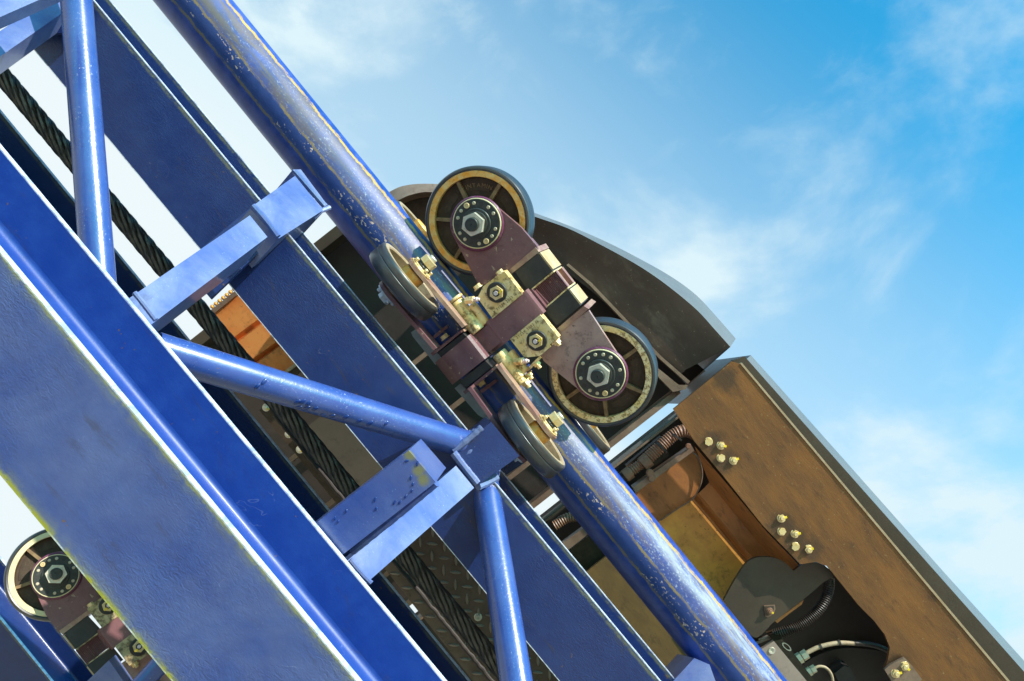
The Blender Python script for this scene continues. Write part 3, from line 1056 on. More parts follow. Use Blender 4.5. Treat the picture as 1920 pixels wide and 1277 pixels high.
box(bm, ((u0 + u1) / 2, v1 - .022, -0.020), (u1 - u0 - .001, .018, .06), .001)
box(bm, ((u0 + u1) / 2, (v0 + v1) / 2, -0.030), (u1 - u0 - .002, v1 - v0 - .03, .05), .001)
new('neck_core', bm, M_MAROON_TAN, wc)
slab('neck_root', [kE(775, 770), kE(868, 712), kE(1055, 915), kE(985, 990), kE(930, 1000)], 0.040, 0.06, M_MAROON, 0.003)

# cream clamping blocks with their centre bolts
BL1 = [kE(180, 692), kE(340, 570), kE(350, 555), kE(462, 482), kE(704, 793), kE(308, 1118), kE(108, 842)]
BL2 = [kF(605, 965), kF(1118, 548), kF(1435, 938), kF(1285, 1062), kF(1303, 1095), kF(1115, 1255), kF(850, 1282)]
blocks = []
for pts, cw, cn, tp, ta in ((BL1, kE(362, 770), kE(355, 778), (kE(335, 1045), kE(640, 790)), 0), (BL2, kF(1058, 997), kF(1040, 1005), (kF(672, 1008), kF(1108, 660)), 0)):
    b_ = slab('clamp_block', pts, 0.094, 0.030, M_CREAM, 0.0022)
    disc_at('rubber_washer', cw, 0.0985, 0.0258, 0.006, M_RUBBER, b_, 0.002)
    q = CP.hit(cn, 0.106)
    bm = newbm()
    hexnut(bm, 0.0178, -0.008, 0.0, None, 0.3)
    lathe(bm, [(0.0125, 0.0), (0.0125, 0.0012), (0.0095, 0.0012), (0.0095, 0.0)], None, 28, True)
    new('lock_nut', bm, M_ZINC, b_, Matrix.Translation(q))
    bm = newbm()
    cyl(bm, 0.0094, -0.006, 0.0006, None, 24, 0.001)
    new('lock_ring', bm, M_CAP, b_, Matrix.Translation(q))
    bm = newbm()
    hexnut(bm, 0.0058, 0.0, 0.0050, None, 0.5)
    new('bolt_tip', bm, M_PINK, b_, Matrix.Translation(q))
    bm = newbm()
    box(bm, (0.004, 0.0115, 0.002), (0.0045, 0.010, 0.003), 0.001)
    new('paint_mark', bm, M_YELLOW, b_, Matrix.Translation(q))
    a = Vector((*CP.h2(tp[0], 0.0942), 0.0942)); c = Vector((*CP.h2(tp[1], 0.0942), 0.0942))
    bm = newbm()
    Mx = axis_m(a, (0, 0, 1), c - a)
    L_ = text_line(bm, 'B 77229 2022 16', Matrix.Identity(4), 0.0088, 0.0003, 0.22)
    bmesh.ops.transform(bm, matrix=Mx @ Matrix.Diagonal(((c - a).length / L_, 1, 1, 1)), verts=bm.verts)
    new('stamped_number', bm, M_INK, b_, None, 30)
    blocks.append(b_)


def bolt_u(p, z, mat, d=1, r=0.0088, washer=True, name='hex_bolt', parent=None, tip=0.0, tipmat=None, head=0.008):
    """hexagon bolt along the track through photo point p; d=+1 head faces down the track"""
    q = CP.hit(p, z)
    M = Matrix.Translation(q) @ (XAX if d > 0 else XAX @ Matrix.Rotation(math.pi, 4, 'X'))
    bm = newbm()
    if washer:
        cyl(bm, r * 1.25, -0.0025, 0, None, 24, 0.0006)
    hexnut(bm, r, 0, head, None, 0.2)
    if tip:
        cyl(bm, r * .55, head, head + tip, None, 16, 0.0008)
    return new(name, bm, mat, parent or wc, M)


bolt_u(kE(415, 515), 0.084, M_ZINC, -1, 0.0095)
bolt_u(kE(118, 705), 0.084, M_ZINC, -1, 0.0100)
bolt_u(kF(1395, 1000), 0.080, M_ZINC, 1, 0.0105, True, tip=0.006)
bolt_u(kC(1565, 385), 0.080, M_ZINC, 1, 0.0100, True, tip=0.009)
slab('lock_tab', [kC(1455, 455), kC(1590, 320), kC(1612, 345), kC(1480, 480)], 0.090, 0.02, M_CREAM, 0.001)

# maroon strap bent over the cylinders, running across the track
uL = [CP.hit(p, z).x for p, z in ((kF(965, 345), 0.088), (kF(300, 830), 0.088), (kC(600, 470), 0.126))]
um = sum(uL) / 3
vr = CP.hit(kF(1000, 385), 0.088).y
vb = CP.hit(kB(1350, 755), 0.089).y
vc = CP.hit(kB(1195, 880), 0.070).y
vd = CP.hit(kB(1065, 985), 0.124).y
vl = CP.hit(kC(540, 470), 0.126).y
ve = CP.hit(kC(475, 550), 0.105).y
line = [(vr + .012, 0.070), (vr + .008, 0.086), (vr, 0.089), (vb + .006, 0.089), (vb, 0.088), (vb - .006, 0.084), (vc + .008, 0.073), (vc, 0.071), (vc - .006, 0.075), (vd + .006, 0.119), (vd, 0.1255), (vd - .008, 0.127), (vl + .006, 0.127), (vl, 0.125), (ve, 0.100), (ve - .002, 0.070)]
tk = 0.011
inner = []
for i, (a, b) in enumerate(line):
    p0 = Vector(line[max(i - 1, 0)]); p1 = Vector(line[min(i + 1, len(line) - 1)])
    d = (p1 - p0).normalized()
    nrm = Vector((d.y, -d.x))                       # right of travel towards -v: points up (+z) or down
    if nrm.y > 0 or (abs(nrm.y) < .2 and nrm.x > 0 and i < 3) or (i > 11 and nrm.x < 0 and abs(nrm.y) < .3):
        nrm = -nrm
    inner.append((a + nrm.x * tk, b + nrm.y * tk))
bm = newbm()
hw = 0.0355
prism(bm, line + inner[::-1], um - hw, um + hw, 0.0012, XAX)
new('strap', bm, M_MAROON, wc, None, 28)

# grease-lubricated cylinders either side of the strap


def cyl_u(name, p0, p1, z, r, mat, ch=0.002, parent=None):
    a, b = CP.hit(p0, z), CP.hit(p1, z)
    v = (a.y + b.y) / 2
    bm = newbm()
    cyl(bm, r, a.x, b.x, Matrix.Translation((0, v, z)) @ XAX, 40, ch)
    return new(name, bm, mat, parent or wc)


cyl_u('shaft', kB(740, 300), kB(1100, 720), 0.086, 0.0198, M_CREAM)
cyl_u('shaft_cap', kB(738, 225), kB(765, 265), 0.086, 0.0210, M_CREAM, 0.002)
cyl_u('shaft', kB(985, 330), kB(1210, 610), 0.074, 0.0140, M_CREAM)
cyl_u('shaft', kC(1118, 262), kC(1362, 580), 0.086, 0.0198, M_CREAM)
cyl_u('shaft', kC(1235, 260), kC(1440, 500), 0.074, 0.0150, M_CREAM)
cyl_u('shaft_cap', kC(1360, 575), kC(1400, 640), 0.088, 0.0150, M_CREAM)
bolt_u(kC(1430, 610), 0.088, M_ZINC, 1, 0.0125, True, tip=0.009, head=0.010)
bolt_u(kC(1470, 520), 0.070, M_ZINC, 1, 0.0105, True, tip=0.008)


def nipple(p, z, ang):
    q = CP.hit(p, z)
    d = Vector((math.cos(ang), math.sin(ang), 0.25))
    M = axis_m(q, d)
    bm = newbm()
    hexnut(bm, 0.0098, -0.022, 0.0, M, 0.1)
    b0 = new('grease_fitting', bm, M_CREAM, wc)
    bm = newbm()
    lathe(bm, [(0, 0), (0.006, 0), (0.0062, 0.004), (0.0045, 0.005), (0.0062, 0.007), (0.0058, 0.011), (0.003, 0.013), (0.0036, 0.016), (0, 0.018)], M, 20)
    new('nipple', bm, M_PINK, b0)


nipple(kB(1025, 255), 0.104, R(60))
nipple(kC(1410, 365), 0.104, R(60))

# rubber buffers and the two forks that hold the side wheels
slab('rubber_buffer', [kC(388, 268), kC(690, 32), kC(750, 92), kC(448, 350)], 0.119, 0.060, M_RUBBER, 0.006)
slab('rubber_buffer', [kC(652, 608), kC(958, 362), kC(1036, 440), kC(722, 688)], 0.119, 0.060, M_RUBBER, 0.006)
slab('silver_bracket', [kB(85, 745), kB(165, 690), kB(300, 850), kB(548, 1135), kB(450, 1228), kB(110, 805)], 0.085, 0.050, M_SILVER, 0.004)
slab('silver_bracket', [kC(590, 690), kC(660, 632), kC(770, 740), kC(965, 985), kC(1025, 1055), kC(985, 1078), kC(870, 1010)], 0.085, 0.050, M_SILVER, 0.004)
RW = 0.104


def side_wheel(cface, zc, width, arm_len, base=None, rear=False, sgn=1):
    """wheel turning on an axis across the track; cface = photo point of its visible face centre"""
    q = CP.hit(cface, zc)
    M = Matrix.Translation(q) @ Matrix.Rotation(R(-13.0), 4, 'X') @ YAX      # local z = the axle, 0 at the visible face
    bm = newbm()
    lathe(bm, [(0.030, -0.024), (0.030, -width + 0.014), (0.084, -width + 0.010), (0.086, -0.030), (0.076, -0.028)], None, 48, True)
    wh = new('side_wheel', bm, M_RECESS, wc, M)
    bm = newbm()
    lathe(bm, [(0.097, -0.001), (0.1005, -0.0012), (RW - .001, -0.004), (RW, -0.008), (RW, -width * .36), (RW - .0012, -width * .39), (RW, -width * .42), (RW + .0004, -width * .6), (RW, -width + 0.008), (RW - .003, -width + .002), (0.097, -width)], None, 80, True)
    new('tyre', bm, M_TYRE2, wh)
    bm = newbm()
    lathe(bm, [(0.083, -0.003), (0.086, 0.0), (0.0975, 0.0), (0.0975, -width), (0.083, -width + .001)], None, 72, True)
    new('rim', bm, M_RIMTAN, wh)
    bm = newbm()
    cyl(bm, 0.030, -width, 0.010, None, 36, 0.003)
    new('hub', bm, M_RIM, wh)
    if rear:
        return wh
    # fork arms, front one then the one behind the wheel
    ub = CP.hit(base, zc - 0.02).x
    L_ = (ub - q.x) * 1.0
    for zz, back in ((0.014, False), (-width - 0.024, True)):
        hw0, hw1 = 0.036, 0.031
        sg = 1 if L_ > 0 else -1
        L2 = abs(L_)
        prof = [(hw0 * math.cos(a), hw0 * math.sin(a)) for a in [R(90 + 180 * i / 14) for i in range(15)]] + [(L2, -hw1 - 0.045), (L2, hw1 - 0.040)]
        prof = [(sg * x, y) for x, y in prof]
        # profile x along the track, y = towards the viewer in the YAX frame -> -y there
        bm = newbm()
        prism(bm, [(x, -y) for x, y in prof], zz, zz + 0.009, 0.0012)
        new('fork_arm', bm, M_MAROON_TAN if not back else M_MAROON, wh)
    bm = newbm()
    cyl(bm, 0.0325, 0.0232, 0.0275, None, 40, 0.001)
    cyl(bm, 0.0290, 0.0275, 0.0305, None, 40, 0.001)
    new('flange_disc', bm, M_CREAM, wh)
    bm = newbm()
    cyl(bm, 0.0325, -width - 0.0295, -width - 0.0242, None, 40, 0.001)
    new('flange_disc', bm, M_SILVER, wh)
    bm = newbm()
    cyl(bm, 0.0190, 0.0305, 0.036, None, 32, 0.001)
    cyl(bm, 0.0170, 0.036, 0.041, None, 32, 0.001)
    new('spacer', bm, M_CAP, wh)
    bm = newbm()
    hexnut(bm, 0.0205, 0.041, 0.058, None, 0.4)
    new('axle_nut', bm, M_ZINC, wh)
    bm = newbm()
    cyl(bm, 0.0105, -width - 0.03, 0.067, None, 24, 0.0015)
    new('axle_end', bm, M_STEEL, wh)
    bm = newbm()
    hexnut(bm, 0.0165, -width - 0.044, -width - 0.0295, None, 0.2)
    new('axle_head', bm, M_SILVER, wh)
    for a in (35, 125, 215, 305):
        M2 = Matrix.Translation((0.0255 * math.cos(R(a)), 0.0255 * math.sin(R(a)), 0))
        bm = newbm()
        cyl(bm, 0.0050, 0.0305, 0.0385, None, 16, 0.001)
        new('screw', bm, M_ZINC, wh, M2)
        bm = newbm()
        cyl(bm, 0.0050, -width - 0.037, -width - 0.0295, None, 16, 0.001)
        new('screw', bm, M_SILVER, wh, M2)
    return wh


side_wheel((774, 516.4), 0.182, 0.050, None, kB(770, 745))
side_wheel((1012, 810), 0.182, 0.050, None, kC(1000, 500))
side_wheel((791, 429), -0.190, 0.050, None, None, True)
side_wheel((1104, 787), -0.190, 0.050, None, None, True)
# feet of the forks
for p, q_ in (([kC(302, 272), kC(655, 2), kC(672, 22), kC(330, 300)], ((560, 820), 1)), ([kC(692, 732), kC(1035, 458), kC(1052, 488), kC(716, 764)], ((900, 630), 1))):
    slab('fork_foot', p, 0.128, 0.070, M_MAROON, 0.0015)
a = CP.h2(kC(655, 2), .128)
for p in ([kC(655, 2), kC(690, -12), kC(712, 12), kC(672, 22)], [kC(1035, 458), kC(1080, 415), kC(1102, 440), kC(1052, 488)]):
    slab('fork_foot', p, 0.124, 0.064, M_MAROON_TAN, 0.0015)
slab('fork_tie', [kB(410, 800), kB(610, 640), kB(640, 672), kB(440, 835)], 0.100, 0.01, M_MAROON, 0.001)
slab('fork_tie', [kC(890, 720), kC(1075, 585), kC(1100, 612), kC(915, 752)], 0.100, 0.01, M_MAROON, 0.001)
bolt_u(kC(478, 85), 0.106, M_ZINC, -1, 0.0098, True)
bolt_u(kC(905, 625), 0.106, M_ZINC, 1, 0.0098, True)
# axle carrier that joins the pieces behind the strap
bm = newbm()
box(bm, (um, (vr + vl) / 2 - 0.01, 0.066), (0.055, (vr - vl) * 0.8, 0.04), 0.003)
box(bm, (um, vr - 0.01, -0.02), (0.06, 0.05, 0.16), 0.003)
new('carrier', bm, M_MAROON, wc)

# the same carriage on the other rail
hubc = CP.hit((893.4, 419.0), 0.062)
want = P(104.5, 1079.5, 2.375)


def copy_tree(o, parent=None):
    c = o.copy()
    COL.objects.link(c)
    if parent is not None:
        c.parent = parent
        c.matrix_parent_inverse = o.matrix_parent_inverse.copy()
    for ch in list(o.children):
        copy_tree(ch, c)
    return c


wc2 = copy_tree(wc)
n2_ = (CAMPOS - want)
n2_ = (n2_ - U3 * n2_.dot(U3)).normalized()
F2 = frame(Vector((0, 0, 0)), U3, n2_.cross(U3), n2_) @ Matrix.Diagonal((1, -1, 1, 1))      # the other side is a mirror image
F2.translation = want - (F2.to_3x3() @ hubc)
wc2.matrix_world = F2
wc2['label'] = 'dark maroon wheel carriage half hidden behind the wide blue beam in the bottom left corner'
for ch in wc2.children_recursive:
    if ch.name.startswith('rim') and ch.parent.name.startswith('wheel'):
        ch.data = ch.data.copy()
        ch.data.materials[0] = M_RIM3
    elif ch.type == 'MESH' and ch.data.materials and ch.data.materials[0] == M_CREAM:
        ch.data = ch.data.copy()
        ch.data.materials[0] = M_CREAM_DARK
for ch in list(wc2.children_recursive):
    if ch.name.startswith(('lettering', 'stamped_number')):
        bpy.data.objects.remove(ch)

M, L = frame(Vector((0, 0, 0)), U3, n2_.cross(U3), n2_), 4.4
M.translation = F2.translation - U3 * 1.6
bm = newbm()
lathe(bm, [(0, 0), (RAIL_R, 0), (RAIL_R, L), (0, L)], XAX, 72)
new('rail', bm, M_RAIL, trk, TI @ M)

# ================================================================== the train
CARX = V3 * (-0.493)


def carplane(d):
    return frame(CAMM @ Vector((0, 0, -d)) + CARX, U3, V3, N3)


D0 = 2.40
car1 = thing('train_car', carplane(D0), 'front roller coaster car with a smooth black pointed underside above the wheels', 'train car', 'cars of the coaster train')
car2 = thing('train_car', carplane(D0), 'second roller coaster car with a rust brown underside and hoses at the lower right', 'train car', 'cars of the coaster train')
KP = Plane(carplane(D0))
wc_par = car1


def cs(name, pts, d, th, mat, bev=0.002, parent=None, mirror=False, **pr):
    """plate of the car whose visible outline runs through photo points at distance d"""
    q = [KP.h2(p, D0 - d) for p in pts]
    for sg in ((-1, 1) if mirror else (1,)):
        bm = newbm()
        prism(bm, [(x, y * sg) for x, y in q], D0 - d, D0 - d - th, bev)
        o = new(name, bm, mat, parent or wc_par, **pr)
    return o


def loft(name, rows, mat, parent=None, ang=40, mirror=False, **pr):
    """sheet through rows of local points"""
    for sg in ((-1, 1) if mirror else (1,)):
        bm = newbm()
        vs = [[bm.verts.new((p[0], p[1] * sg, p[2])) for p in r] for r in rows]
        for a, b in zip(vs, vs[1:]):
            for i in range(len(a) - 1):
                bm.faces.new((a[i], a[i + 1], b[i + 1], b[i]) if sg > 0 else (b[i], b[i + 1], a[i + 1], a[i]))
        o = new(name, bm, mat, parent or wc_par, None, ang, **pr)
    return o


def k3(p, d):
    return KP.hit(p, D0 - d)


# ---- front car: shell panel, its pale side, inner frame
outer = [(985, 399), kQ(80, 93), kQ(300, 170), kQ(500, 270), kQ(700, 378), kQ(850, 470), kQ(1000, 580), kQ(1160, 715), kQ(1270, 835), kQ(1382, 960)]
inner = [(985, 440), kQ(60, 215), kQ(160, 300), kQ(270, 388), kQ(390, 480), kQ(520, 582), kQ(720, 770), kQ(900, 962), kQ(1000, 1040), kQ(1084, 1112)]
mid_ = [((a[0] + b[0]) / 2, (a[1] + b[1]) / 2) for a, b in zip(outer, inner)]
lip = [(p[0] - 9, p[1] + 9) for p in inner]


def dens(pts, n=4):
    return [(v.x, v.y) for v in smooth_path([(p[0], p[1], 0) for p in pts], n)]


o_, m_, i_, l_ = dens(outer), dens(mid_), dens(inner), dens(lip)
loft('shell_panel', [[k3(p, 2.448) for p in o_], [k3(p, 2.440) for p in o_], [k3(((a[0] * .5 + b[0] * .5), (a[1] * .5 + b[1] * .5)), 2.448) for a, b in zip(m_, o_)],
                     [k3(p, 2.462) for p in m_], [k3(((a[0] * .35 + b[0] * .65), (a[1] * .35 + b[1] * .65)), 2.474) for a, b in zip(m_, i_)],
                     [k3(p, 2.478) for p in i_], [k3(p, 2.484) for p in l_], [k3(p, 2.60) for p in l_]], M_SHELL, None, 60, True)
sil = dens([(985, 391), kQ(80, 68), kQ(300, 150), kQ(560, 262), kQ(800, 385), kQ(1000, 500), kQ(1160, 620), kQ(1300, 770), kQ(1418, 905)])
N_ = len(o_)
sil = [sil[int(round(i * (len(sil) - 1) / (N_ - 1)))] for i in range(N_)]
r0 = [k3(p, 2.442) for p in o_]
r1 = [k3(p, 2.56) for p in sil]
r2 = [Vector((p.x, p.y - 0.01, p.z - 0.14)) for p in r1]
r3 = [Vector((p.x, p.y - 0.10, p.z - 0.40)) for p in r1]
loft('body_side', [r0, r1, r2, r3], M_GREYPAINT, None, 50, True)
# rear closing face of the body
loft('rear_panel', [[r0[-1], r1[-1], r2[-1], r3[-1]], [k3((1286, 724), 2.46), k3((1286, 724), 2.56), k3((1286, 724), 2.7), k3((1286, 724), 2.9)]], M_SHELL, None, 40, True)
cs('frame_strip', [(1062, 497), (1066, 494), (1110, 531), (1170, 594), (1240, 668), (1294, 715), (1290, 720), (1236, 672), (1166, 598), (1106, 535)], 2.44, 0.03, M_RUSTEDGE, 0.002, None, True)
cs('frame_strip', [(1218, 690), (1226, 684), (1268, 718), (1274, 722), (1290, 722), (1286, 730), (1262, 735)], 2.44, 0.03, M_RUSTEDGE, 0.002, None, True)
def row(u, v0, v1, d):
    return [UV(u, v0), UV(u, v1)]
cs('rear_frame', [UV(1357, -560), UV(1357, 550), UV(1368, 550), UV(1368, -560)], 2.46, 0.05, M_RUSTEDGE, 0.003)
# floor of the car
cs('floor_pan', [UV(735, -260), UV(735, 330), UV(800, 400), UV(900, 500), UV(1000, 545), UV(1364, 612), UV(1364, -560), UV(930, -380)], 2.64, 0.03, M_BLACKPAN, 0.004)
cs('front_rim', [UV(722, -270), UV(722, 300), UV(742, 300), UV(742, -270)], 2.52, 0.10, M_DARKPLATE, 0.010)
nose = dens([UV(726, 290), (735, 357), (764, 347), (800, 344.5), (840, 348), (900, 366)], 6)
nosei = dens([UV(746, 290), (750, 374), (775, 364), (803, 360), (840, 366), (900, 388)], 6)
loft('nose_rim', [[k3(p, 2.60) for p in nose], [k3(p, 2.53) for p in nose], [k3(p, 2.50) for p in nosei], [k3((p[0] + 3, p[1] + 10), 2.56) for p in nosei]], M_RUSTEDGE, None, 50)
cs('nose_panel', dens([UV(740, 290), (748, 370), (775, 360), (803, 356), (880, 372), (905, 420), (830, 470), (770, 440)], 4), 2.57, 0.02, M_CAST, 0.002)
# copper coloured belly panel with pressed ribs, under the rope
d_ = 2.37
q00, q10 = (380, 600), (470, 527)
A0, A1, B0, B1 = k3((383, 593), d_), k3((470, 526), d_), k3((505, 722), d_), k3((600, 655), d_)
rowsn = []
for i in range(61):
    f = i / 60.0
    dz = 0.0
    for c, wd in ((0.40, 0.030), (0.70, 0.030)):
        x = (f - c) / wd
        if abs(x) < 1:
            dz -= 0.022 * math.cos(x * math.pi / 2) * (1 if x < 0.2 else 0.7)
    rowsn.append([A0.lerp(B0, f) + Vector((0, 0, dz)), A0.lerp(B0, f).lerp(A1.lerp(B1, f), .5) + Vector((0, 0, dz)), A1.lerp(B1, f) + Vector((0, 0, dz))])
loft('belly_panel', rowsn, M_COPPER, None, 40)
cs('belly_lip', [(393, 583), (441, 545), (446, 551), (398, 590)], 2.355, 0.03, M_RUSTEDGE, 0.002)
for i in range(7):
    f = i / 6.0
    p = (398 + 41 * f, 575 - 33 * f)
    bm = newbm()
    bmesh.ops.create_uvsphere(bm, u_segments=12, v_segments=8, radius=0.0065)
    new('rivet', bm, M_RIM, car1, Matrix.Translation(k3(p, 2.38)))
cs('belly_rail', [(528, 706), (566, 677), (572, 688), (540, 715)], 2.36, 0.03, M_DARKPLATE, 0.002)
cs('belly_rail', [(524, 703), (562, 674), (565, 678), (527, 707)], 2.345, 0.03, M_RIMTAN, 0.001)
# grey cover and bolted strap near the rope
cs('belly_cover', [UV(985, -50), UV(985, 75), UV(1235, 75), UV(1235, -50)], 2.40, 0.02, M_COVER, 0.003)
cs('bolt_strip', [UV(905, -92), UV(905, -66), UV(1350, -58), UV(1350, -80)], 2.42, 0.02, M_CAST, 0.003)
for u in (1010, 1120, 1200, 1290):
    cs('cross_rib', [UV(u, -260), UV(u, 250), UV(u + 9, 250), UV(u + 9, -260)], 2.50, 0.06, M_RUSTEDGE, 0.002)


def carbolt(p, d, r, parent, mat=M_ZINC, nut=False, mark=False, hname='hex_bolt'):
    q = k3(p, d)
    bm = newbm()
    cyl(bm, r * 1.15, -0.002, 0, None, 24, 0.0005)
    hexnut(bm, r * .92, 0, r * .5, None, random.uniform(0, 1))
    if nut:
        cyl(bm, r * .52, r * .5, r * .85, None, 16, 0.0008)
    o = new(hname, bm, mat, parent, Matrix.Translation(q) @ Matrix.Rotation(random.uniform(-.08, .08), 4, 'X'))
    if mark:
        bm = newbm()
        a = random.uniform(0.2, 1.4)
        box(bm, (0, 0, 0), (r * 1.1, r * .5, r * .25), r * .1, Matrix.Rotation(a, 4, 'Z') @ Matrix.Translation((r * .6, 0, r * .55)))
        new('paint_mark', bm, M_YELLOW, o)
    return o


for p in ((499, 764), (541, 814), (562, 843)):
    carbolt(p, 2.395, 0.0105, car1, M_STEEL, True, True)

# ---- second car
wc_par = car2
PLATE = [(1262.5, 767), (1372, 677.4), (1388, 682), (1889, 1277), (2140, 1575), (1960, 1640), (1760, 1395), (1672, 1282), (1659, 1251.6), (1665, 1236), (1668.6, 1214), (1659, 1190), (1640, 1165), (1610.6, 1135.6), (1565, 1079), (1551.6, 1062), (1530, 1053.6), (1501, 1058), (1430, 985), (1360, 897), (1302, 827)]
cs('side_plate', PLATE, 2.300, 0.010, M_BROWN, 0.002, None)
# turned-up edge along the inner side of the plate
loft('plate_flange', [[k3(p, 2.309) for p in ((1263, 768), (1302, 827), (1360, 897), (1430, 985), (1500, 1058))], [k3(p, 2.36) for p in ((1266, 766), (1305, 825), (1363, 895), (1433, 983), (1503, 1056))]], M_BROWN2)
cs('edge_trim', [(1388, 682), (1391, 680), (1892, 1275), (2143, 1573), (2140, 1577), (1889, 1278)], 2.297, 0.014, M_RIMTAN, 0.001)
cs('dark_skirt', [(1374, 676), (1396, 668), (1926, 1266), (2200, 1580), (2100, 1600), (1880, 1300)], 2.36, 0.02, M_DARKPLATE, 0.003)
g0 = [(1392, 680), (1560, 872), (1750, 1089), (1905, 1266), (2170, 1570)]
g1 = [(1408, 666), (1575, 853), (1770, 1073), (1932, 1252), (2200, 1550)]
s0 = [k3(p, 2.40) for p in g0]
s1 = [k3(p, 2.52) for p in g1]
loft('body_side', [[Vector((p.x, p.y - .02, p.z)) for p in s0], s0, s1, [Vector((p.x, p.y - .04, p.z - .35)) for p in s1]], M_GREYPAINT)
loft('front_panel', [[s0[0], s1[0], Vector((s1[0].x, s1[0].y - .04, s1[0].z - .35))], [Vector((p.x, p.y - .25, p.z)) for p in (s0[0], s1[0], Vector((s1[0].x, s1[0].y - .04, s1[0].z - .35)))]], M_GREYPAINT)
# bolts
for p, nt in (((176, 378), 0), ((225, 390), 1), ((225, 437), 0), ((272, 447), 1), ((452, 664), 1), ((453, 713), 0), ((503, 722), 1), ((502, 772), 0), ((552, 782), 1)):
    carbolt(k8(*p), 2.300, 0.0118, car2, M_ZINC, bool(nt), bool(nt))
cb_ = cs('corner_bracket', [kO(1640, 1170), kO(1690, 1125), kO(1810, 1065), kO(1870, 1130), kO(1960, 1250), kO(1800, 1420), kO(1720, 1300)], 2.285, 0.008, M_RUSTEDGE, 0.002)
for p in ((1735, 1198), (1808, 1140)):
    carbolt(kO(*p), 2.285, 0.0125, cb_, M_ZINC, True, True)
# front lip and floor
FL = 1398
cs('front_lip', [UV(1391, -560), UV(1391, 522), UV(1399, 522), UV(1399, -560)], 2.46, 0.05, M_GREYPAINT, 0.012)
cs('front_edge', [UV(1398, -560), UV(1398, 520), UV(1402, 520), UV(1402, -560)], 2.455, 0.05, M_RUSTEDGE, 0.001)
cs('floor_pan', [UV(1400, -700), UV(1400, 545), UV(2600, 600), UV(2600, -760)], 2.66, 0.03, M_BLACKPAN, 0.004)
# arch-ended tub
cs('hose_bar', [(1186, 914), (1297, 836), (1302, 845), (1192, 924)], 2.40, 0.035, M_RUSTEDGE, 0.002)
cs('back_bar', [kR(520, 700), kR(820, 450), kR(850, 480), kR(890, 610), kR(780, 695), kR(560, 770)], 2.52, 0.03, M_CAST, 0.004)
ARCH = dens([(1192, 924), (1240, 886), (1296, 846), (1309, 858), (1316.5, 884), (1313, 910), (1299, 935), (1270, 954), (1238, 976), (1200, 1000), (1150, 985)], 4)
cs('tub_end', ARCH, 2.49, 0.012, M_BROWN2, 0.002)
ARCL = dens([(1296, 846), (1309, 858), (1316.5, 884), (1313, 910), (1299, 935), (1270, 954), (1238, 976)], 8)
path = [k3(p, 2.478) for p in ARCL]
bm = newbm()
tube(bm, path, 0.0025, 8)
new('tub_rim', bm, M_RUSTEDGE, car2)
# tub floor (ochre), its ridge, and the wall that climbs to the side plate
cs('tub_floor', [(1242, 974), (1299, 937), (1396, 1050), (1440, 1110), (1340, 1215), (1260, 1100), (1180, 1010)], 2.50, 0.012, M_OCHRE, 0.002)
E0 = [(1299, 930), (1350, 990), (1400, 1050), (1450, 1110)]
E1 = [(1310, 925), (1362, 987), (1412, 1047), (1465, 1110)]
E2 = [(1330, 905), (1395, 985), (1440, 1040), (1495, 1105)]
E3 = [(1302, 836), (1365, 910), (1440, 1000), (1500, 1062)]
E00 = [(1318, 880), (1350, 930), (1420, 1010), (1500, 1100)]
loft('tub_wall', [[k3(p, 2.495) for p in E0], [k3(p, 2.47) for p in E1], [k3(p, 2.47) for p in E2], [k3(p, 2.36) for p in E3]], M_BROWN2, None, 30)
bm = newbm()
tube(bm, [k3(p, 2.485) for p in dens([(1299, 936), (1322, 962), (1350, 996), (1378, 1029), (1398, 1052)], 4)], 0.0055, 10)
new('tub_ridge', bm, M_BROWN2, car2)
cs('belly_panel', [(1060, 1105), (1110, 1064), (1190, 1002), (1330, 1190), (1292, 1228), (1262, 1300), (1230, 1310)], 2.40, 0.012, M_OLIVE, 0.002)
cs('cross_rib', [(1040, 1030), (1110, 978), (1118, 990), (1050, 1043)], 2.42, 0.03, M_RUSTEDGE, 0.002)
cs('under_plate', [(1050, 1045), (1120, 992), (1160, 1030), (1090, 1085)], 2.46, 0.012, M_CAST, 0.002)
# corrugated conduits


def conduit(name, pts, d, r, mat, pitch, depth):
    ds = d if isinstance(d, (list, tuple)) else [d] * len(pts)
    bm = newbm()
    hose(bm, [k3(p, dd) for p, dd in zip(pts, ds)], r, pitch, depth)
    return new(name, bm, mat, car2, None, 60)


conduit('conduit', [kR(690, 650), kR(770, 575), kR(850, 500), kR(930, 435), kR(1010, 400), kR(1090, 415), kR(1170, 470)], [2.42, 2.42, 2.42, 2.42, 2.42, 2.43, 2.46], 0.0205, M_HOSE, 0.0075, 0.0035)
conduit('conduit', [kR(560, 750), kR(620, 705), kR(680, 660)], 2.42, 0.0165, M_HOSE, 0.0075, 0.003)
bm = newbm()
tube(bm, [k3(kR(660, 690), 2.42), k3(kR(715, 640), 2.42)], 0.023, 24)
tube(bm, [k3(kR(510, 790), 2.42), k3(kR(560, 750), 2.42)], 0.020, 24)
new('conduit_collar', bm, M_HOSE, car2)
bm = newbm()
tube(bm, smooth_path([k3(p, 2.44) for p in (kR(420, 870), kR(480, 810), kR(530, 770))]), 0.017, 20)
new('conduit_sleeve', bm, M_HOSEB, car2)
conduit('conduit', [(1040, 985), (1062, 972), (1082, 968), (1110, 958), (1150, 930)], 2.44, 0.0165, M_HOSE, 0.0075, 0.003)
for p in ((724, 762), (737, 805)):
    carbolt(kR(*p), 2.385, 0.0105, car2, M_HOSE)
carbolt(kR(1052, 532), 2.395, 0.0075, car2, M_HOSE)
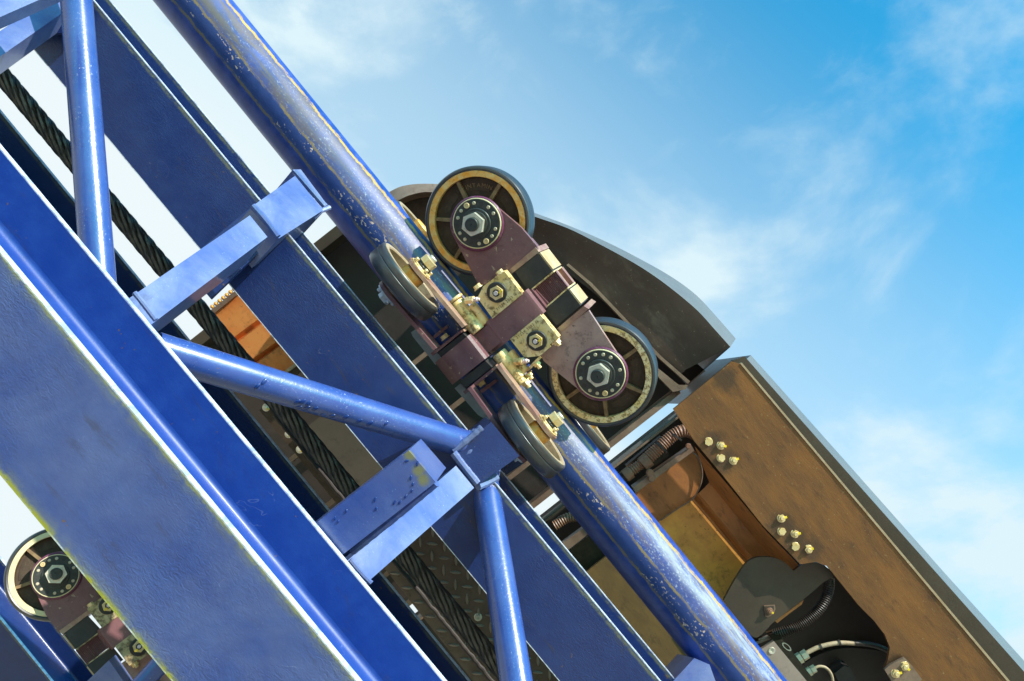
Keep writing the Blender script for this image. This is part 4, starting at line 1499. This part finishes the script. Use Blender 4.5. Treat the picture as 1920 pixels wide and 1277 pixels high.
# dark cover with its two round lobes, small badge
HEART = dens([kO(260, 575), kO(350, 410), kO(440, 272), kO(510, 218), kO(600, 202), kO(700, 212), kO(790, 255), kO(858, 322)], 5) + dens([kO(940, 262), kO(1040, 250), kO(1130, 282), kO(1205, 362), kO(1110, 425), kO(940, 570), kO(690, 760), kO(640, 812), kO(540, 895), kO(440, 830)], 5)
cs('lobed_cover', HEART, 2.345, 0.012, M_DARKPLATE, 0.004)
bd = cs('square_tag', [kO(606, 620), kO(700, 616), kO(704, 650), kO(690, 690), kO(640, 720), kO(618, 716)], 2.341, 0.004, M_RUSTEDGE, 0.001)
cs('tag_centre', [kO(616, 628), kO(690, 624), kO(692, 650), kO(680, 680), kO(640, 706), kO(626, 704)], 2.3385, 0.003, M_DARKPLATE, 0.001, bd)
carbolt(kO(655, 668), 2.338, 0.009, bd, M_HOSE, True, True)
cs('lobe_edge', [kO(700, 750), kO(800, 680), kO(945, 572), kO(930, 610), kO(820, 690), kO(720, 770)], 2.36, 0.02, M_BROWN2, 0.002)
conduit('conduit', [kO(1165, 390), kO(1160, 480), kO(1120, 590), kO(1040, 690), kO(920, 780), kO(800, 835), kO(690, 870)], [2.46, 2.44, 2.43, 2.43, 2.43, 2.43, 2.44], 0.0165, M_HOSEB, 0.0062, 0.003)
cs('rear_tub', [kO(600, 800), kO(1100, 250), kO(1330, 470), kO(1700, 900), kO(1800, 1266), kO(1700, 1500), kO(900, 1500), kO(560, 1000)], 2.60, 0.02, M_BLACKPAN, 0.003)
cs('tub_arc_plate', dens([kO(940, 1120), kO(1080, 1040), kO(1250, 990), kO(1420, 985), kO(1600, 1010), kO(1720, 1050), kO(1760, 1266), kO(1400, 1400), kO(1050, 1400)], 4), 2.55, 0.012, M_BLACKPAN, 0.004)
for p0, p1 in ((kO(540, 940), kO(690, 878)), (kO(560, 915), kO(680, 862))):
    bm = newbm()
    tube(bm, smooth_path([k3(p0, 2.44), k3(((p0[0] + p1[0]) / 2, (p0[1] + p1[1]) / 2 + .3), 2.44), k3(p1, 2.44)]), 0.0045, 12)
    new('grey_cable', bm, M_STAINLESS, car2)
bx = cs('junction_box', [kO(560, 1010), kO(690, 924), kO(1000, 1300), kO(860, 1420)], 2.37, 0.012, M_STAINLESS, 0.002)
cs('box_side', [kO(690, 925), kO(765, 905), kO(1060, 1290), kO(1000, 1300)], 2.385, 0.08, M_CAST, 0.003, bx)
bm = newbm()
lathe(bm, [(0, 0.0005), (0.004, 0.0005), (0.0045, 0.002), (0.0095, 0.0025), (0.0105, 0.0), (0, -0.003)], None, 24)
new('cap_screw', bm, M_STEEL, bx, Matrix.Translation(k3(kO(672, 1005), 2.37)))
bm = newbm()
lathe(bm, [(0.0085, 0.001), (0.0115, 0.001), (0.0115, -0.001), (0.0085, -0.001)], None, 24, True)
new('slot_ring', bm, M_STEEL, bx, Matrix.Translation(k3(kO(800, 972), 2.384)) @ Matrix.Rotation(R(10), 4, 'Z') @ Matrix.Diagonal((1.5, .62, 1, 1)))


def gland(p0, p1, d, r, parent):
    a, b = k3(p0, d), k3(p1, d)
    M = axis_m(a, b - a)
    L_ = (b - a).length
    bm = newbm()
    cyl(bm, r * .85, -0.004, L_ * .35, M, 24, 0.001)
    hexnut(bm, r * 1.1, 0, L_ * .45, M, .2)
    hexnut(bm, r * 1.0, L_ * .52, L_, M, .5)
    return new('cable_gland', bm, M_WHITEPL, parent)


gland(kO(885, 1085), kO(975, 1030), 2.41, 0.0150, bx)
gland(kO(975, 1195), kO(1045, 1155), 2.41, 0.0120, bx)
bm = newbm()
tube(bm, smooth_path([k3(p, 2.43) for p in (kO(950, 1040), kO(1000, 1010), kO(1090, 970), kO(1240, 940), kO(1385, 943))], 10), 0.0066, 16)
new('cream_cable', bm, M_CREAMCABLE, car2)
conduit('conduit', [kO(1380, 943), kO(1480, 948), kO(1580, 970), kO(1700, 1020)], 2.43, 0.0085, M_HOSEB, 0.0045, 0.0012)
bm = newbm()
tube(bm, smooth_path([k3(p, 2.43) for p in (kO(1035, 1158), kO(1080, 1140), kO(1140, 1155), kO(1185, 1215), kO(1200, 1310))], 10), 0.0042, 12)
new('cream_cable', bm, M_CREAMCABLE, car2)
cs('dark_block', [kO(1210, 1200), kO(1290, 1135), kO(1340, 1150), kO(1420, 1280), kO(1300, 1380)], 2.47, 0.05, M_RUBBER, 0.006)
# tread plate between the cars
TD = 2.28
tpl = cs('tread_plate', [UV(1225, -90), UV(1225, 75), UV(2200, 75), UV(2200, -90)], TD, 0.006, M_TREAD, 0.001)


def lozenge(b):
    n = 12
    L, W, H = 0.0160, 0.0046, 0.0050
    ring = [b.verts.new((L * math.cos(2 * math.pi * i / n), W * math.sin(2 * math.pi * i / n) * (abs(math.sin(2 * math.pi * i / n)) ** .25), 0)) for i in range(n)]
    r2 = [b.verts.new((v.co.x * .72, v.co.y * .45, H)) for v in ring]
    for i in range(n):
        b.faces.new((ring[i], ring[(i + 1) % n], r2[(i + 1) % n], r2[i]))
    b.faces.new(r2)


me = shared('tread_bump', lozenge, M_BUMP)


def img_ang(deg):
    return wheel_ang(deg)


base = kL(560, 270)
for i in range(-5, 20):
    for j in range(-6, 6):
        for off, ang in (((0, 0), 93), ((22, 3.6), -6)):
            x = base[0] + 21.9 * i + 23.2 * j + off[0]
            y = base[1] + 26.8 * i - 18.6 * j + off[1]
            u, v = 0.617 * x + 0.787 * y, 0.787 * x - 0.617 * y
            if -84 < v < 68 and 1232 < u < 1900:
                link('tread_bump', me, tpl, Matrix.Translation(k3((x, y), TD)) @ Matrix.Rotation(img_ang(ang), 4, 'Z'))
q = k3(kL(930, 760), TD)
bm = newbm()
cyl(bm, 0.0115, 0, 0.003, None, 24, 0.001)
lathe(bm, [(0.0035, 0.007), (0.0045, 0.009), (0.0065, 0.009), (0.0075, 0.007), (0.0075, 0.002), (0.0035, 0.004)], None, 20, True)
cyl(bm, 0.0036, 0.0, 0.005, None, 12)
new('socket_screw', bm, M_STEEL, tpl, Matrix.Translation(q))
# worn rubber strip beside the rope
pts = [UV(930 + 8 * i, -75 + 0.020 * 8 * i + random.uniform(-.9, .9)) for i in range(140)]
bm = newbm()
tube(bm, [k3(p, 2.10) for p in pts], [0.0062 * random.uniform(.85, 1.15) for _ in pts], 10)
new('rubber_strip', bm, M_BLACKPAN, car2)


def stain(mat, pts, rad, colour, amount):
    """dirt ringed round fixed points of the car"""
    t = NT(mat.node_tree)
    b = mat.node_tree.nodes['Principled BSDF']
    co = objco(t)
    wob = t.math('MULTIPLY', t.math('SUBTRACT', t.noise(co, 16, 5, 0.7), 0.5), rad * 1.6)
    best = None
    for p in pts:
        nd = t.n('ShaderNodeVectorMath', operation='DISTANCE')
        t.put(nd.inputs[0], co)
        nd.inputs[1].default_value = p
        best = nd.outputs['Value'] if best is None else t.math('MINIMUM', best, nd.outputs['Value'])
    k = t.math('MULTIPLY', t.math('SUBTRACT', 1.0, t.step(t.math('ADD', best, wob), rad * .3, rad)), amount)
    old = b.inputs['Base Color'].links[0].from_socket
    t.put(b.inputs['Base Color'], t.mix(k, old, colour))


stain(M_BROWN, [k3(k8(*p), 2.30) for p in ((200, 385), (245, 442), (452, 690), (500, 745), (552, 782), (880, 1230), (242, 145))], 0.055, (0.055, 0.036, 0.024), 0.75)
stain(M_TIE2, MOSS_AT, 0.013, (0.22, 0.19, 0.015), 0.75)
# cable clips and a strap in the bay
for p, a in ((kO(1090, 972), 70), (kO(1250, 938), 80), (kR(820, 540), 45), (kR(940, 445), 35)):
    dd = 2.42 if p[1] < 900 else 2.43
    bm = newbm()
    rr2 = 0.0225 if p[1] < 900 else 0.0078
    lathe(bm, [(rr2, -.003), (rr2, .003), (rr2 + .0012, .003), (rr2 + .0012, -.003)], None, 24, True)
    new('cable_clip', bm, M_RUBBER, car2, axis_m(k3(p, dd), (math.cos(wheel_ang(90 - a)), math.sin(wheel_ang(90 - a)), 0)))
